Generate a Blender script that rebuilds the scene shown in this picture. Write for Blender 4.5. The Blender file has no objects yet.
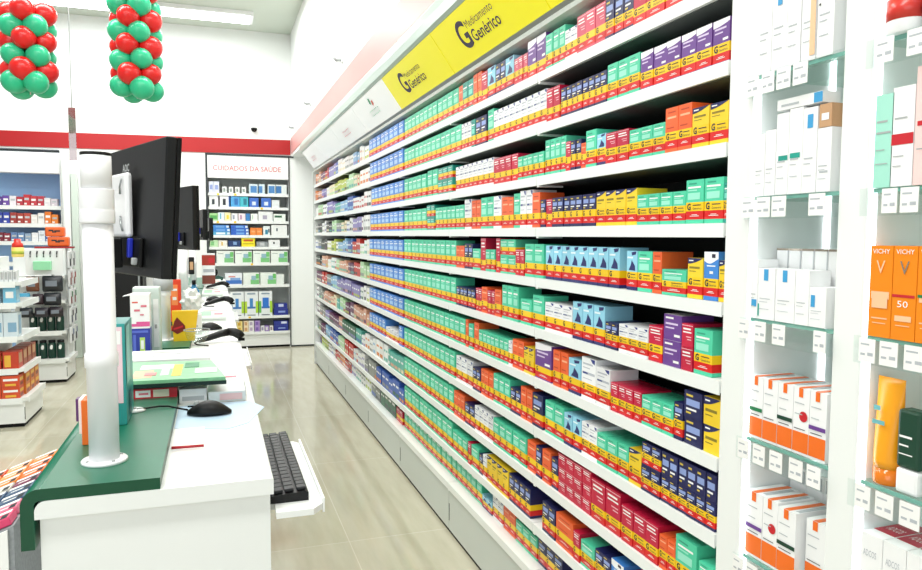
import bpy, bmesh, math, random
from mathutils import Vector, Matrix
random.seed(7)
R = random.Random(11)
PI = math.pi
SC = bpy.context.scene
COL = SC.collection

# ------------------------------------------------------------------ materials
def lin(h):
    h = h.lstrip('#')
    o = []
    for i in (0, 2, 4):
        c = int(h[i:i+2], 16) / 255
        o.append(c / 12.92 if c <= .04045 else ((c + .055) / 1.055) ** 2.4)
    return (*o, 1)

MATS = {}
def mat(name, col, rough=.45, metal=0, spec=.5, var=0.0, noise=0.0, nscale=30, bump=0.0):
    if name in MATS: return MATS[name]
    m = bpy.data.materials.new(name); m.use_nodes = True
    nt = m.node_tree; b = nt.nodes['Principled BSDF']
    c = lin(col) if isinstance(col, str) else (*col, 1)
    b.inputs['Base Color'].default_value = c
    b.inputs['Roughness'].default_value = rough
    b.inputs['Metallic'].default_value = metal
    b.inputs['Specular IOR Level'].default_value = spec
    src = None
    if noise or var:
        hsv = nt.nodes.new('ShaderNodeHueSaturation'); hsv.inputs['Color'].default_value = c
        mr = nt.nodes.new('ShaderNodeMapRange')
        if var:
            oi = nt.nodes.new('ShaderNodeObjectInfo'); nt.links.new(oi.outputs['Random'], mr.inputs['Value']); a = var
        else:
            tc = nt.nodes.new('ShaderNodeTexCoord'); nz = nt.nodes.new('ShaderNodeTexNoise')
            nz.inputs['Scale'].default_value = nscale
            nt.links.new(tc.outputs['Object'], nz.inputs['Vector']); nt.links.new(nz.outputs['Fac'], mr.inputs['Value']); a = noise
        mr.inputs['To Min'].default_value = 1 - a; mr.inputs['To Max'].default_value = 1 + a
        nt.links.new(mr.outputs['Result'], hsv.inputs['Value'])
        nt.links.new(hsv.outputs['Color'], b.inputs['Base Color'])
    MATS[name] = m
    return m

def emit(name, col, s):
    if name in MATS: return MATS[name]
    m = bpy.data.materials.new(name); m.use_nodes = True
    nt = m.node_tree; nt.nodes.clear()
    e = nt.nodes.new('ShaderNodeEmission'); o = nt.nodes.new('ShaderNodeOutputMaterial')
    e.inputs['Color'].default_value = lin(col); e.inputs['Strength'].default_value = s
    nt.links.new(e.outputs[0], o.inputs[0]); MATS[name] = m
    return m

def clear(name, tint, gloss=.12):
    if name in MATS: return MATS[name]
    m = bpy.data.materials.new(name); m.use_nodes = True
    nt = m.node_tree; nt.nodes.clear()
    t = nt.nodes.new('ShaderNodeBsdfTransparent'); t.inputs[0].default_value = lin(tint)
    g = nt.nodes.new('ShaderNodeBsdfGlossy'); g.inputs['Roughness'].default_value = .05
    x = nt.nodes.new('ShaderNodeMixShader'); x.inputs[0].default_value = gloss
    o = nt.nodes.new('ShaderNodeOutputMaterial')
    nt.links.new(t.outputs[0], x.inputs[1]); nt.links.new(g.outputs[0], x.inputs[2]); nt.links.new(x.outputs[0], o.inputs[0])
    MATS[name] = m
    return m

WHITE = mat('white laminate', '#eef1ef', .35, noise=.015, nscale=4)
WHITEP = mat('white plastic', '#f4f5f5', .3)
PVC = mat('white pvc', '#f3f4f6', .28, noise=.01, nscale=8)
SHELF = mat('white shelf enamel', '#eef2f0', .4, noise=.015, nscale=6)
PLINTH = mat('grey white plinth enamel', '#c9d0cb', .45, noise=.02, nscale=5)
BACKD = mat('shade-darkened grey shelf back', '#2b302e', .7, noise=.08, nscale=12)  # grey panel darkened so its colour carries the shade behind the boxes
WALLM = mat('white wall paint', '#f3f6f4', .6, noise=.012, nscale=3)
CEILM = mat('ceiling paint', '#cdd6cb', .8, noise=.01, nscale=2)
REDB = mat('red wall band', '#ab0e13', .35, noise=.04, nscale=3)
PINKB = mat('glare-paled red bulkhead band', '#dfa5a1', .4, 0, .25, noise=.04, nscale=3)  # red band, its washed-out reflection put into the pale colour
BLACK = mat('black plastic', '#090b0d', .42, 0, .35, noise=.1, nscale=60)
BLACKM = mat('black matte plastic', '#050606', .6, 0, .25, noise=.1, nscale=60)
DARK = mat('dark line', '#20262a', .6, noise=.1, nscale=30)
GREEN = mat('green laminate', '#0f6b50', .32, noise=.05, nscale=9)
STEEL = mat('grey metal', '#9aa0a0', .3, .8, noise=.05, nscale=20)
GREY = mat('grey plastic', '#a9adad', .5, noise=.05, nscale=20)
TEXTG = mat('grey print', '#b4b9bf', .6)
GLASS = clear('shelf glass', '#eef8f4', .06)
ACRY = clear('clear acrylic', '#fafdfc', .05)
GEDGE = mat('teal glass edge', '#79b3a5', .2, noise=.1, nscale=40)
LED = emit('cool white led', '#f6fbff', 6)
LAMP = emit('fluorescent lamp', '#f7fbff', 9)

# ------------------------------------------------------------------ mesh builder
class MB:
    def __init__(s): s.v = []; s.f = []; s.m = []; s.sm = []
    def face(s, pts, m=0, smooth=False):
        b = len(s.v); s.v += [tuple(p) for p in pts]; s.f.append(list(range(b, b+len(pts)))); s.m.append(m); s.sm.append(smooth)
    def grid(s, rows, m=0, closed=False, smooth=True):
        b = len(s.v); n = len(rows[0])
        for r in rows: s.v += [tuple(p) for p in r]
        for i in range(len(rows)-1):
            for j in range(n if closed else n-1):
                k = (j+1) % n
                s.f.append([b+i*n+j, b+i*n+k, b+(i+1)*n+k, b+(i+1)*n+j]); s.m.append(m); s.sm.append(smooth)
    def box(s, x0, y0, z0, x1, y1, z1, m=0, bev=0.0):
        if bev <= 0:
            b = len(s.v)
            s.v += [(x0,y0,z0),(x1,y0,z0),(x1,y1,z0),(x0,y1,z0),(x0,y0,z1),(x1,y0,z1),(x1,y1,z1),(x0,y1,z1)]
            for q in ((3,2,1,0),(4,5,6,7),(0,1,5,4),(1,2,6,5),(2,3,7,6),(3,0,4,7)):
                s.f.append([b+i for i in q]); s.m.append(m); s.sm.append(False)
            return
        bm = bmesh.new()
        bmesh.ops.create_cube(bm, size=1)
        for v in bm.verts:
            v.co = Vector(((x0+x1)/2+v.co.x*(x1-x0), (y0+y1)/2+v.co.y*(y1-y0), (z0+z1)/2+v.co.z*(z1-z0)))
        bmesh.ops.bevel(bm, geom=bm.edges[:], offset=bev, segments=2, affect='EDGES', profile=.5)
        s.add_bm(bm, m)
    def add_bm(s, bm, m=0, smooth=False):
        b = len(s.v); bm.verts.index_update()
        s.v += [tuple(v.co) for v in bm.verts]
        for f in bm.faces:
            s.f.append([b+v.index for v in f.verts]); s.m.append(m); s.sm.append(smooth)
        bm.free()
    def prism(s, prof, axis, a, b, m=0):
        """prof: list of 2d points in the plane normal to axis ('x': (y,z), 'y': (x,z), 'z': (x,y))"""
        def P(p, t):
            return {'x': (t, p[0], p[1]), 'y': (p[0], t, p[1]), 'z': (p[0], p[1], t)}[axis]
        n = len(prof)
        for i in range(n):
            p, q = prof[i], prof[(i+1) % n]
            s.face([P(p,a), P(q,a), P(q,b), P(p,b)], m)
        s.face([P(p,a) for p in reversed(prof)], m); s.face([P(p,b) for p in prof], m)
    def lathe(s, prof, c=(0,0,0), n=24, m=0, smooth=True, caps=True):
        rows = [[(c[0]+r*math.cos(2*PI*j/n), c[1]+r*math.sin(2*PI*j/n), c[2]+z) for j in range(n)] for r, z in prof]
        s.grid(rows, m, True, smooth)
        if caps and prof[0][0] > 1e-6: s.face(list(reversed(rows[0])), m)
        if caps and prof[-1][0] > 1e-6: s.face(rows[-1], m)
    def tube(s, pts, r, n=8, m=0):
        pts = [Vector(p) for p in pts]; rows = []
        for i, p in enumerate(pts):
            t = (pts[min(i+1, len(pts)-1)]-pts[max(i-1, 0)]).normalized()
            u = t.cross(Vector((0,0,1)));
            if u.length < 1e-3: u = t.cross(Vector((0,1,0)))
            u.normalize(); w = t.cross(u)
            rr = r[i] if isinstance(r, (list, tuple)) else r
            rows.append([tuple(p+rr*(math.cos(2*PI*j/n)*u+math.sin(2*PI*j/n)*w)) for j in range(n)])
        s.grid(rows, m, True); s.face(rows[0], m); s.face(list(reversed(rows[-1])), m)
    def mesh(s, name, mats):
        me = bpy.data.meshes.new(name); me.from_pydata(s.v, [], s.f)
        for q in mats: me.materials.append(q)
        me.polygons.foreach_set('material_index', s.m); me.polygons.foreach_set('use_smooth', s.sm)
        me.update()
        bm = bmesh.new(); bm.from_mesh(me)
        bmesh.ops.remove_doubles(bm, verts=bm.verts, dist=1e-6)
        solid = [f for f in bm.faces]
        bmesh.ops.recalc_face_normals(bm, faces=solid)
        bm.to_mesh(me); bm.free()
        return me

def link(name, me, parent=None, loc=(0,0,0), rz=0, rot=None):
    o = bpy.data.objects.new(name, me); COL.objects.link(o)
    o.parent = parent; o.location = loc; o.rotation_euler = rot if rot else (0,0,rz)
    return o
def put(name, mb, mats, parent=None, loc=(0,0,0), rz=0, rot=None):
    return link(name, mb.mesh(name, mats if isinstance(mats, (list, tuple)) else [mats]), parent, loc, rz, rot)
def tag(o, label, cat, group=None):
    o['label'] = label; o['category'] = cat
    if group: o['group'] = group
    return o
def struct(o):
    o['kind'] = 'structure'; return o
def root(name, label, cat, loc=(0,0,0), rz=0, group=None, rot=None):
    o = bpy.data.objects.new(name, None); COL.objects.link(o); o.location = loc
    o.rotation_euler = rot if rot else (0,0,rz); o.empty_display_size = .1
    return tag(o, label, cat, group)
def dup(o, loc, rz=None, label=None, name=None):
    c = o.copy(); COL.objects.link(c); c.location = loc
    if rz is not None: c.rotation_euler = (0,0,rz)
    if label: c['label'] = label
    def rec(a, b):
        for ch in a.children:
            d = ch.copy(); COL.objects.link(d); d.parent = b; rec(ch, d)
    rec(o, c)
    return c
ORD = ['zeroth','first','second','third','fourth','fifth','sixth','seventh','eighth','ninth','tenth','eleventh','twelfth','thirteenth','fourteenth','fifteenth','sixteenth','seventeenth','eighteenth','nineteenth','twentieth']
def ordn(n):
    if n <= 20: return ORD[n]
    t = {2:'twenty',3:'thirty',4:'forty',5:'fifty',6:'sixty'}[n//10]
    return t[:-1]+'ieth' if n % 10 == 0 else t+'-'+ORD[n % 10]

# text as flat geometry: list of polygons in (a,b), unit cap height
TXT = {}
def text_geo(s, bold=0.0):
    k = (s, bold)
    if k in TXT: return TXT[k]
    cu = bpy.data.curves.new('t', 'FONT'); cu.body = s; cu.size = 1; cu.resolution_u = 5 if bold >= .02 and s == 'G' and bold < .03 else 2; cu.offset = bold
    o = bpy.data.objects.new('t', cu); COL.objects.link(o)
    dg = bpy.context.evaluated_depsgraph_get(); dg.update()
    me = o.evaluated_get(dg).to_mesh()
    vs = [(v.co.x, v.co.y) for v in me.vertices]; fs = [list(p.vertices) for p in me.polygons]
    o.evaluated_get(dg).to_mesh_clear()
    COL.objects.unlink(o); bpy.data.objects.remove(o); bpy.data.curves.remove(cu)
    x0 = min(v[0] for v in vs); x1 = max(v[0] for v in vs); y0 = min(v[1] for v in vs); y1 = max(v[1] for v in vs)
    r = ([(v[0]-x0, v[1]-y0) for v in vs], fs, x1-x0, y1-y0)
    TXT[k] = r
    return r
def add_text(mb, s, frame, a0, b0, w=None, h=None, m=0, bold=0.0):
    """frame(a,b)->3d ; lower-left a0,b0; fit to width w and/or height h"""
    vs, fs, tw, th = text_geo(s, bold)
    sx = w/tw if w else h/th
    sy = h/th if h else sx
    b = len(mb.v)
    mb.v += [tuple(frame(a0+v[0]*sx, b0+v[1]*sy)) for v in vs]
    for f in fs:
        mb.f.append([b+i for i in f]); mb.m.append(m); mb.sm.append(False)
def rect(mb, fr, a0, b0, a1, b1, m):
    mb.face([fr(a0,b0), fr(a1,b0), fr(a1,b1), fr(a0,b1)], m)

# ------------------------------------------------------------------ camera
F, PSI, TH, RO, H = 714.2, .3319, .06822, .00473, 1.55
cd = bpy.data.cameras.new('camera'); cam = bpy.data.objects.new('camera', cd); COL.objects.link(cam)
cd.sensor_width = 36; cd.lens = 36*F/922; cd.clip_start = .05; cd.clip_end = 100
f = Vector((math.sin(PSI)*math.cos(TH), math.cos(PSI)*math.cos(TH), -math.sin(TH)))
r0 = Vector((math.cos(PSI), -math.sin(PSI), 0)); u0 = r0.cross(f)
r = math.cos(RO)*r0+math.sin(RO)*u0; u = math.cos(RO)*u0-math.sin(RO)*r0
M = Matrix((( r.x, u.x, -f.x, 0), (r.y, u.y, -f.y, 0), (r.z, u.z, -f.z, H), (0,0,0,1)))
cam.matrix_world = M
SC.camera = cam

# ------------------------------------------------------------------ room
YW = 10.13; ZC = 4.27
def sbox(name, m, *a):
    b = MB(); b.box(*a); return struct(put(name, b, m))
# floor: polished tiles
fm = bpy.data.materials.new('polished tile floor'); fm.use_nodes = True
nt = fm.node_tree; bs = nt.nodes['Principled BSDF']
tc = nt.nodes.new('ShaderNodeTexCoord'); mp = nt.nodes.new('ShaderNodeMapping')
mp.inputs['Location'].default_value = (.03, .38, 0)
bk = nt.nodes.new('ShaderNodeTexBrick'); bk.offset = 0; bk.squash = 1
bk.inputs['Scale'].default_value = 1; bk.inputs['Brick Width'].default_value = .65; bk.inputs['Row Height'].default_value = 1.3
bk.inputs['Mortar Size'].default_value = .0022; bk.inputs['Mortar Smooth'].default_value = .1
bk.inputs['Color1'].default_value = lin('#c3bfaa'); bk.inputs['Color2'].default_value = lin('#c7c3af'); bk.inputs['Mortar'].default_value = lin('#d8d5c6')
wv = nt.nodes.new('ShaderNodeTexNoise'); wv.inputs['Scale'].default_value = 2.2; wv.inputs['Detail'].default_value = 6
mp2 = nt.nodes.new('ShaderNodeMapping'); mp2.inputs['Scale'].default_value = (6, .9, 1); mp2.inputs['Rotation'].default_value = (0,0,.5)
mx = nt.nodes.new('ShaderNodeMix'); mx.data_type = 'RGBA'; mx.blend_type = 'MULTIPLY'; mx.inputs[0].default_value = .35
nt.links.new(tc.outputs['Object'], mp.inputs[0]); nt.links.new(mp.outputs[0], bk.inputs['Vector'])
nt.links.new(tc.outputs['Object'], mp2.inputs[0]); nt.links.new(mp2.outputs[0], wv.inputs['Vector'])
cr = nt.nodes.new('ShaderNodeValToRGB'); cr.color_ramp.elements[0].position = .3; cr.color_ramp.elements[1].position = .7
cr.color_ramp.elements[0].color = lin('#c9c4b6')
nt.links.new(wv.outputs['Fac'], cr.inputs[0]); nt.links.new(bk.outputs['Color'], mx.inputs['A']); nt.links.new(cr.outputs['Color'], mx.inputs['B'])
nt.links.new(mx.outputs['Result'], bs.inputs['Base Color'])
bs.inputs['Roughness'].default_value = .1; bs.inputs['Specular IOR Level'].default_value = .6
sbox('floor', fm, -6, -3, -.1, 2.2, 10.6, 0)
sbox('ceiling', CEILM, -6, -3, ZC, 2.2, 10.6, ZC+.1)
# far wall: pieces around the two recessed cabinets
CX0, CX1, CZ = -.085, .985, 2.60
BX1 = -1.80
sbox('wall_back', WALLM, -6, YW, CZ, 2.2, YW+.45, ZC)
sbox('wall_back_pier', WALLM, BX1, YW, 0, CX0, YW+.45, CZ)
sbox('wall_back_corner', WALLM, CX1, YW, 0, 2.2, YW+.45, CZ)
sbox('wall_back_end', WALLM, -6, YW+.40, 0, BX1, YW+.45, CZ)
sbox('wall_back_recess', WALLM, CX0, YW+.42, 0, CX1, YW+.45, CZ)
b = MB(); b.prism([(-6,2.585),(1.005,2.65),(1.005,2.85),(-6,2.765)], 'y', YW-.012, YW-.001); struct(put('trim_red_band', b, REDB))
sbox('wall_right', WALLM, 1.56, -3, 0, 1.66, YW, 2.4)
sbox('wall_right_bulkhead', WALLM, 1.02, -3, 2.63, 2.2, YW-.001, ZC)
sbox('trim_bulkhead_band', PINKB, 1.012, -3, 2.67, 1.02, YW-.015, 2.875)
sbox('baseboard_back', DARK, CX1, YW-.004, 0, 1.4, YW, .02)
# hanging header profile above the wall shelves (fascia)
b = MB()
b.prism([(.985,2.515),(.972,2.53),(.968,2.575),(.974,2.62),(1.0,2.655),(1.019,2.66),(1.019,2.628),(1.16,2.628),(1.16,2.6),(1.03,2.53)], 'y', .2, 8.7)
struct(put('trim_header_fascia', b, mat('header aluminium white', '#aec0b6', .3, noise=.02, nscale=5)))
b = MB(); b.prism([(1.118,2.315),(1.122,2.300),(1.15,2.297),(1.55,2.297),(1.55,2.32),(1.15,2.335)], 'y', .2, 8.7)
struct(put('trim_header_soffit', b, mat('header soffit', '#d4dad4', .35, noise=.02, nscale=5)))
# ceiling lamp trough near the far wall
t = root('ceiling_light', 'long white fluorescent light recessed in the ceiling by the far wall', 'ceiling light', (-1.0, 9.45, ZC))
b = MB(); b.box(-1.6,-.2,-.05,1.5,.2,-.001); put('housing', b, WHITEP, t)
b = MB(); b.box(-1.56,-.16,-.06,1.46,.16,-.0505); put('diffuser', b, LAMP, t)

# ------------------------------------------------------------------ the wall of medicine shelves
XS = 1.129; S = .1876; BAY = 1.04; Y0 = 1.386; NB = 7
def zb(k): return 1.55-(k-3)*S+.034
def shelf_mesh(k):
    b = MB(); z = zb(k)
    xf = XS if k < 10 else XS-.004
    b.box(xf, .002, z-.034, xf+.004, BAY-.002, z, 0)             # price rail
    b.box(xf+.004, .002, z-.030, 1.50, BAY-.002, z-.0005, 0)         # board
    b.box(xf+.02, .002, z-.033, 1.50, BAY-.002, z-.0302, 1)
    b.box(xf+.001, BAY-.02, z-.040, xf+.10, BAY-.003, z-.0331, 0)     # end bracket
    return b
bay = root('medicine_shelf_bay', 'white wall shelving bay with eleven shelves, first from the glass-shelf niche', 'shelving', (0,Y0,0), group='bays of the long medicine wall')
SHU = mat('shelf underside shade grey', '#4d5452', .6, noise=.03, nscale=8)  # white boards underneath, their shade painted as dark grey
for k in range(11):
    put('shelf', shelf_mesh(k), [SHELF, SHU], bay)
b = MB(); b.box(1.502, .001, .02, 1.55, BAY-.001, 2.292); put('back_panel', b, BACKD, bay)
b = MB(); b.box(XS+.004, .003, .022, XS+.02, BAY-.003, zb(10)-.036); b.box(XS+.003,BAY-.012,.07,XS+.0039,BAY-.004,.16,1); put('plinth', b, [PLINTH, DARK], bay)
b = MB(); b.box(XS+.012, .003, 0, 1.5, BAY-.003, .02); put('kick_base', b, BLACKM, bay)
for i in range(1, NB):
    dup(bay, (0, Y0+i*BAY, 0), label='white wall shelving bay with eleven shelves, %s from the glass-shelf niche' % ORD[i+1])
t = root('shelf_end_panel', 'narrow white end panel closing the far end of the medicine wall', 'panel', (0, Y0+NB*BAY+.002, 0))
b = MB(); b.box(XS-.004, 0, 0, 1.55, .03, 2.29); put('side_board', b, SHELF, t)
b = MB(); b.box(XS-.008, -.001, 0, XS-.004, .031, 2.29); put('edge_strip', b, PLINTH, t)

# ---- cartons
VAR = .07
P = {}
def pm(key, col, rough=.4, var=VAR):
    if key not in P: P[key] = mat('print '+key, col, rough, var=var)
    return P[key]
RED = pm('red band', '#d81a19'); YEL = pm('yellow band', '#f5ca12'); INK = pm('ink', '#231f38', .5, .01); PW = pm('paper white', '#f4f4f2', .4, .02)
STY = {
 'mint': ('#4fcfa6', '#9be8cf', '#2f9d80'), 'teal': ('#1f9c8c', '#7ad6c6', '#0f6f66'), 'navy': ('#1d2054', '#8ea2d8', '#d8c04a'),
 'crimson': ('#c4183f', '#f3c3cd', '#8f0f2e'), 'white': ('#eef0f2', '#b7bcc6', '#2d3b86'), 'orange': ('#ee6430', '#f8b48c', '#c2431c'),
 'yellow': ('#f3cf2d', '#8a7a28', '#20245c'), 'sky': ('#93d3ea', '#e6f5fb', '#252a68'), 'purple': ('#6a3f8f', '#d9c8e8', '#f2f0f6'),
 'pink': ('#d9506a', '#f6cdd5', '#a82a48'), 'bluewhite': ('#3f86d6', '#e8f1fb', '#f3f6fa'), 'blue': ('#4b8bdc', '#a9cdf3', '#e6effa'),
}
NAMES = {'mint':'mint green','teal':'dark teal','navy':'navy blue','crimson':'crimson red','white':'white','orange':'orange','yellow':'yellow and navy','sky':'sky blue','purple':'purple and white','pink':'rose pink','bluewhite':'blue and white','blue':'bright blue'}
CM = {}
def carton(style, w, d, h, band=True, detail=2):
    """front faces -X, origin at the middle of the base"""
    key = (style, round(w,3), round(d,3), round(h,3), band, detail)
    if key in CM: return CM[key]
    body, light, acc = STY[style]
    mats = [pm(style, body), RED, YEL, INK, PW, pm(style+' light', light), pm(style+' accent', acc)]
    mb = MB()
    if band:
        s = min(1.0, h/.095)
        z1 = .010*s if style not in ('purple','crimson') else .004
        z2 = z1+.021*s; z3 = z2+.022*s
        lv = [(0, z1, 6 if style == 'sky' else 0), (z1, z2, 1), (z2, z3, 2), (z3, h, 0)]
    else:
        z3 = .004; lv = [(0, h, 0)]
    y0, y1 = -w/2, w/2
    for a, b_, m in lv:
        for p, q in (((0,y0),(0,y1)), ((0,y1),(d,y1)), ((d,y1),(d,y0)), ((d,y0),(0,y0))):
            mb.face([(p[0],p[1],a),(q[0],q[1],a),(q[0],q[1],b_),(p[0],p[1],b_)], m)
    mb.face([(0,y0,0),(d,y0,0),(d,y1,0),(0,y1,0)], 0)
    mb.face([(0,y0,h),(0,y1,h),(d,y1,h),(d,y0,h)], 6 if style in ('purple',) else 0)
    base = mb.mesh('carton', mats)
    # printed front, a hair in front of the board
    db = MB()
    fr = lambda a, b_, o=.0004: (-o, -a, b_)
    fr2 = lambda a, b_: fr(a, b_, .0008)
    U = h-z3
    rr = R
    if detail:
        if style in ('mint','teal','blue'):
            rect(db, fr, -.36*w, z3+.80*U, .1*w, z3+.86*U, 6)
            rect(db, fr, -.40*w, z3+.62*U, .34*w, z3+.70*U, 4); rect(db, fr, -.40*w, z3+.50*U, .12*w, z3+.56*U, 5)
            rect(db, fr, -.40*w, z3+.12*U, .30*w, z3+.42*U, 5)
        elif style == 'navy':
            rect(db, fr, -.38*w, z3+.42*U, .38*w, z3+.68*U, 5); rect(db, fr, -.38*w, z3+.78*U, .0*w, z3+.86*U, 6)
            rect(db, fr, -.38*w, z3+.24*U, .2*w, z3+.32*U, 4); rect(db, fr, -.38*w, z3+.10*U, -.1*w, z3+.17*U, 6)
        elif style in ('crimson','pink'):
            rect(db, fr, -.38*w, z3+.72*U, .30*w, z3+.80*U, 4); rect(db, fr, -.38*w, z3+.58*U, .36*w, z3+.64*U, 4)
            rect(db, fr, -.10*w, z3+.38*U, .36*w, z3+.42*U, 5); rect(db, fr, .0*w, z3+.26*U, .36*w, z3+.30*U, 5); rect(db, fr, -.5*w, z3+.90*U, .5*w, z3+.93*U, 5)
        elif style == 'purple':
            if band:
                n = 8; top = [(-.5*w+w*i/n, z3+U*(.70+.14*(i/n)**2)) for i in range(n+1)]
                db.face([fr(.5*w, h), fr(-.5*w, h)]+[fr(*p) for p in top], 6)
            else:
                rect(db, fr, -.40*w, z3+.82*U, .05*w, z3+.90*U, 4)
            rect(db, fr, -.40*w, z3+.58*U, .3*w, z3+.66*U, 5); rect(db, fr, -.40*w, z3+.42*U, .1*w, z3+.48*U, 5); rect(db, fr, .1*w, z3+.1*U, .42*w, z3+.2*U, 4)
        elif style == 'orange':
            rect(db, fr, -.3*w, z3+.78*U, .3*w, z3+.84*U, 6); rect(db, fr, -.36*w, z3+.55*U, .36*w, z3+.63*U, 5); rect(db, fr, -.36*w, z3+.15*U, .2*w, z3+.20*U, 6)
        elif style == 'yellow':
            n = 8; arc = [(-.5*w+w*i/n, z3+U*(.70+.30*(i/n)**1.8)) for i in range(n+1)]
            db.face([fr(-.5*w, h)]+[fr(*p) for p in arc], 6)
            rect(db, fr2, -.42*w, z3+.84*U, -.12*w, z3+.9*U, 4); rect(db, fr, -.4*w, z3+.45*U, .3*w, z3+.56*U, 5); rect(db, fr, -.4*w, z3+.3*U, .05*w, z3+.34*U, 5)
        elif style == 'sky':
            db.face([fr(.42*w,h*.99), fr(-.05*w,h*.97), fr(.0*w,z3+.78*U), fr(.36*w,z3+.84*U)], 6)
            db.face([fr(-.30*w,z3+.08*U), fr(.34*w,z3+.06*U), fr(.30*w,z3+.3*U), fr(-.02*w,z3+.56*U), fr(-.12*w,z3+.3*U)], 6)
            rect(db, fr, -.44*w, z3+.64*U, .1*w, z3+.72*U, 5)
        elif style == 'bluewhite':
            n = 8; arc = [(-.5*w+w*i/n, z3+U*(.66-.10*math.sin(PI*i/n*1.3))) for i in range(n+1)]
            db.face([fr(.5*w,h), fr(-.5*w,h)]+[fr(*p) for p in arc], 6)
            rect(db, fr2, .05*w, z3+.78*U, .3*w, z3+.92*U, 3); rect(db, fr, -.3*w, z3+.45*U, .3*w, z3+.5*U, 5); rect(db, fr, -.1*w, z3+.18*U, .15*w, z3+.28*U, 4)
        elif style == 'white':
            rect(db, fr, -.40*w, z3+.72*U, .30*w, z3+.79*U, 5); rect(db, fr, -.40*w, z3+.58*U, .1*w, z3+.62*U, 5); rect(db, fr, -.40*w, z3+.16*U, .25*w, z3+.19*U, 5); rect(db, fr, -.42*w, z3+.34*U, .44*w, z3+.44*U, 5); rect(db, fr2, -.42*w, z3+.36*U, -.05*w, z3+.42*U, 6)
            db.face([fr(.12*w,h*.99), fr(.44*w,h*.99), fr(.44*w,z3+.80*U), fr(.28*w,z3+.84*U)], 6)
        if band and detail >= 1:
            gh = (z3-z2)*.78
            add_text(db, 'G', fr2, -.42*w, z2+(z3-z2)*.11, w=min(.26*w, gh*.8), h=gh, m=3, bold=.03)
            rect(db, fr, -.26*w, (z1+z2)/2-.0026, .26*w, (z1+z2)/2-.0012, 4); rect(db, fr, -.16*w, (z1+z2)/2+.0006, .16*w, (z1+z2)/2+.002, 4)
            if detail >= 2:
                add_text(db, 'Genérico', fr2, -.10*w, z2+(z3-z2)*.16, w=.5*w, h=gh*.34, m=3)
                rect(db, fr2, -.10*w, z2+(z3-z2)*.62, .36*w, z2+(z3-z2)*.72, 3)
    # join (no normal recalculation on the print: it is single sided paper)
    if db.v:
        bm = bmesh.new(); bm.from_mesh(base)
        vs = [bm.verts.new(v) for v in db.v]
        for fc, m in zip(db.f, db.m):
            try:
                ff = bm.faces.new([vs[i] for i in fc]); ff.material_index = m
            except ValueError: pass
        bm.to_mesh(base); bm.free()
    CM[key] = base
    return base

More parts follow.
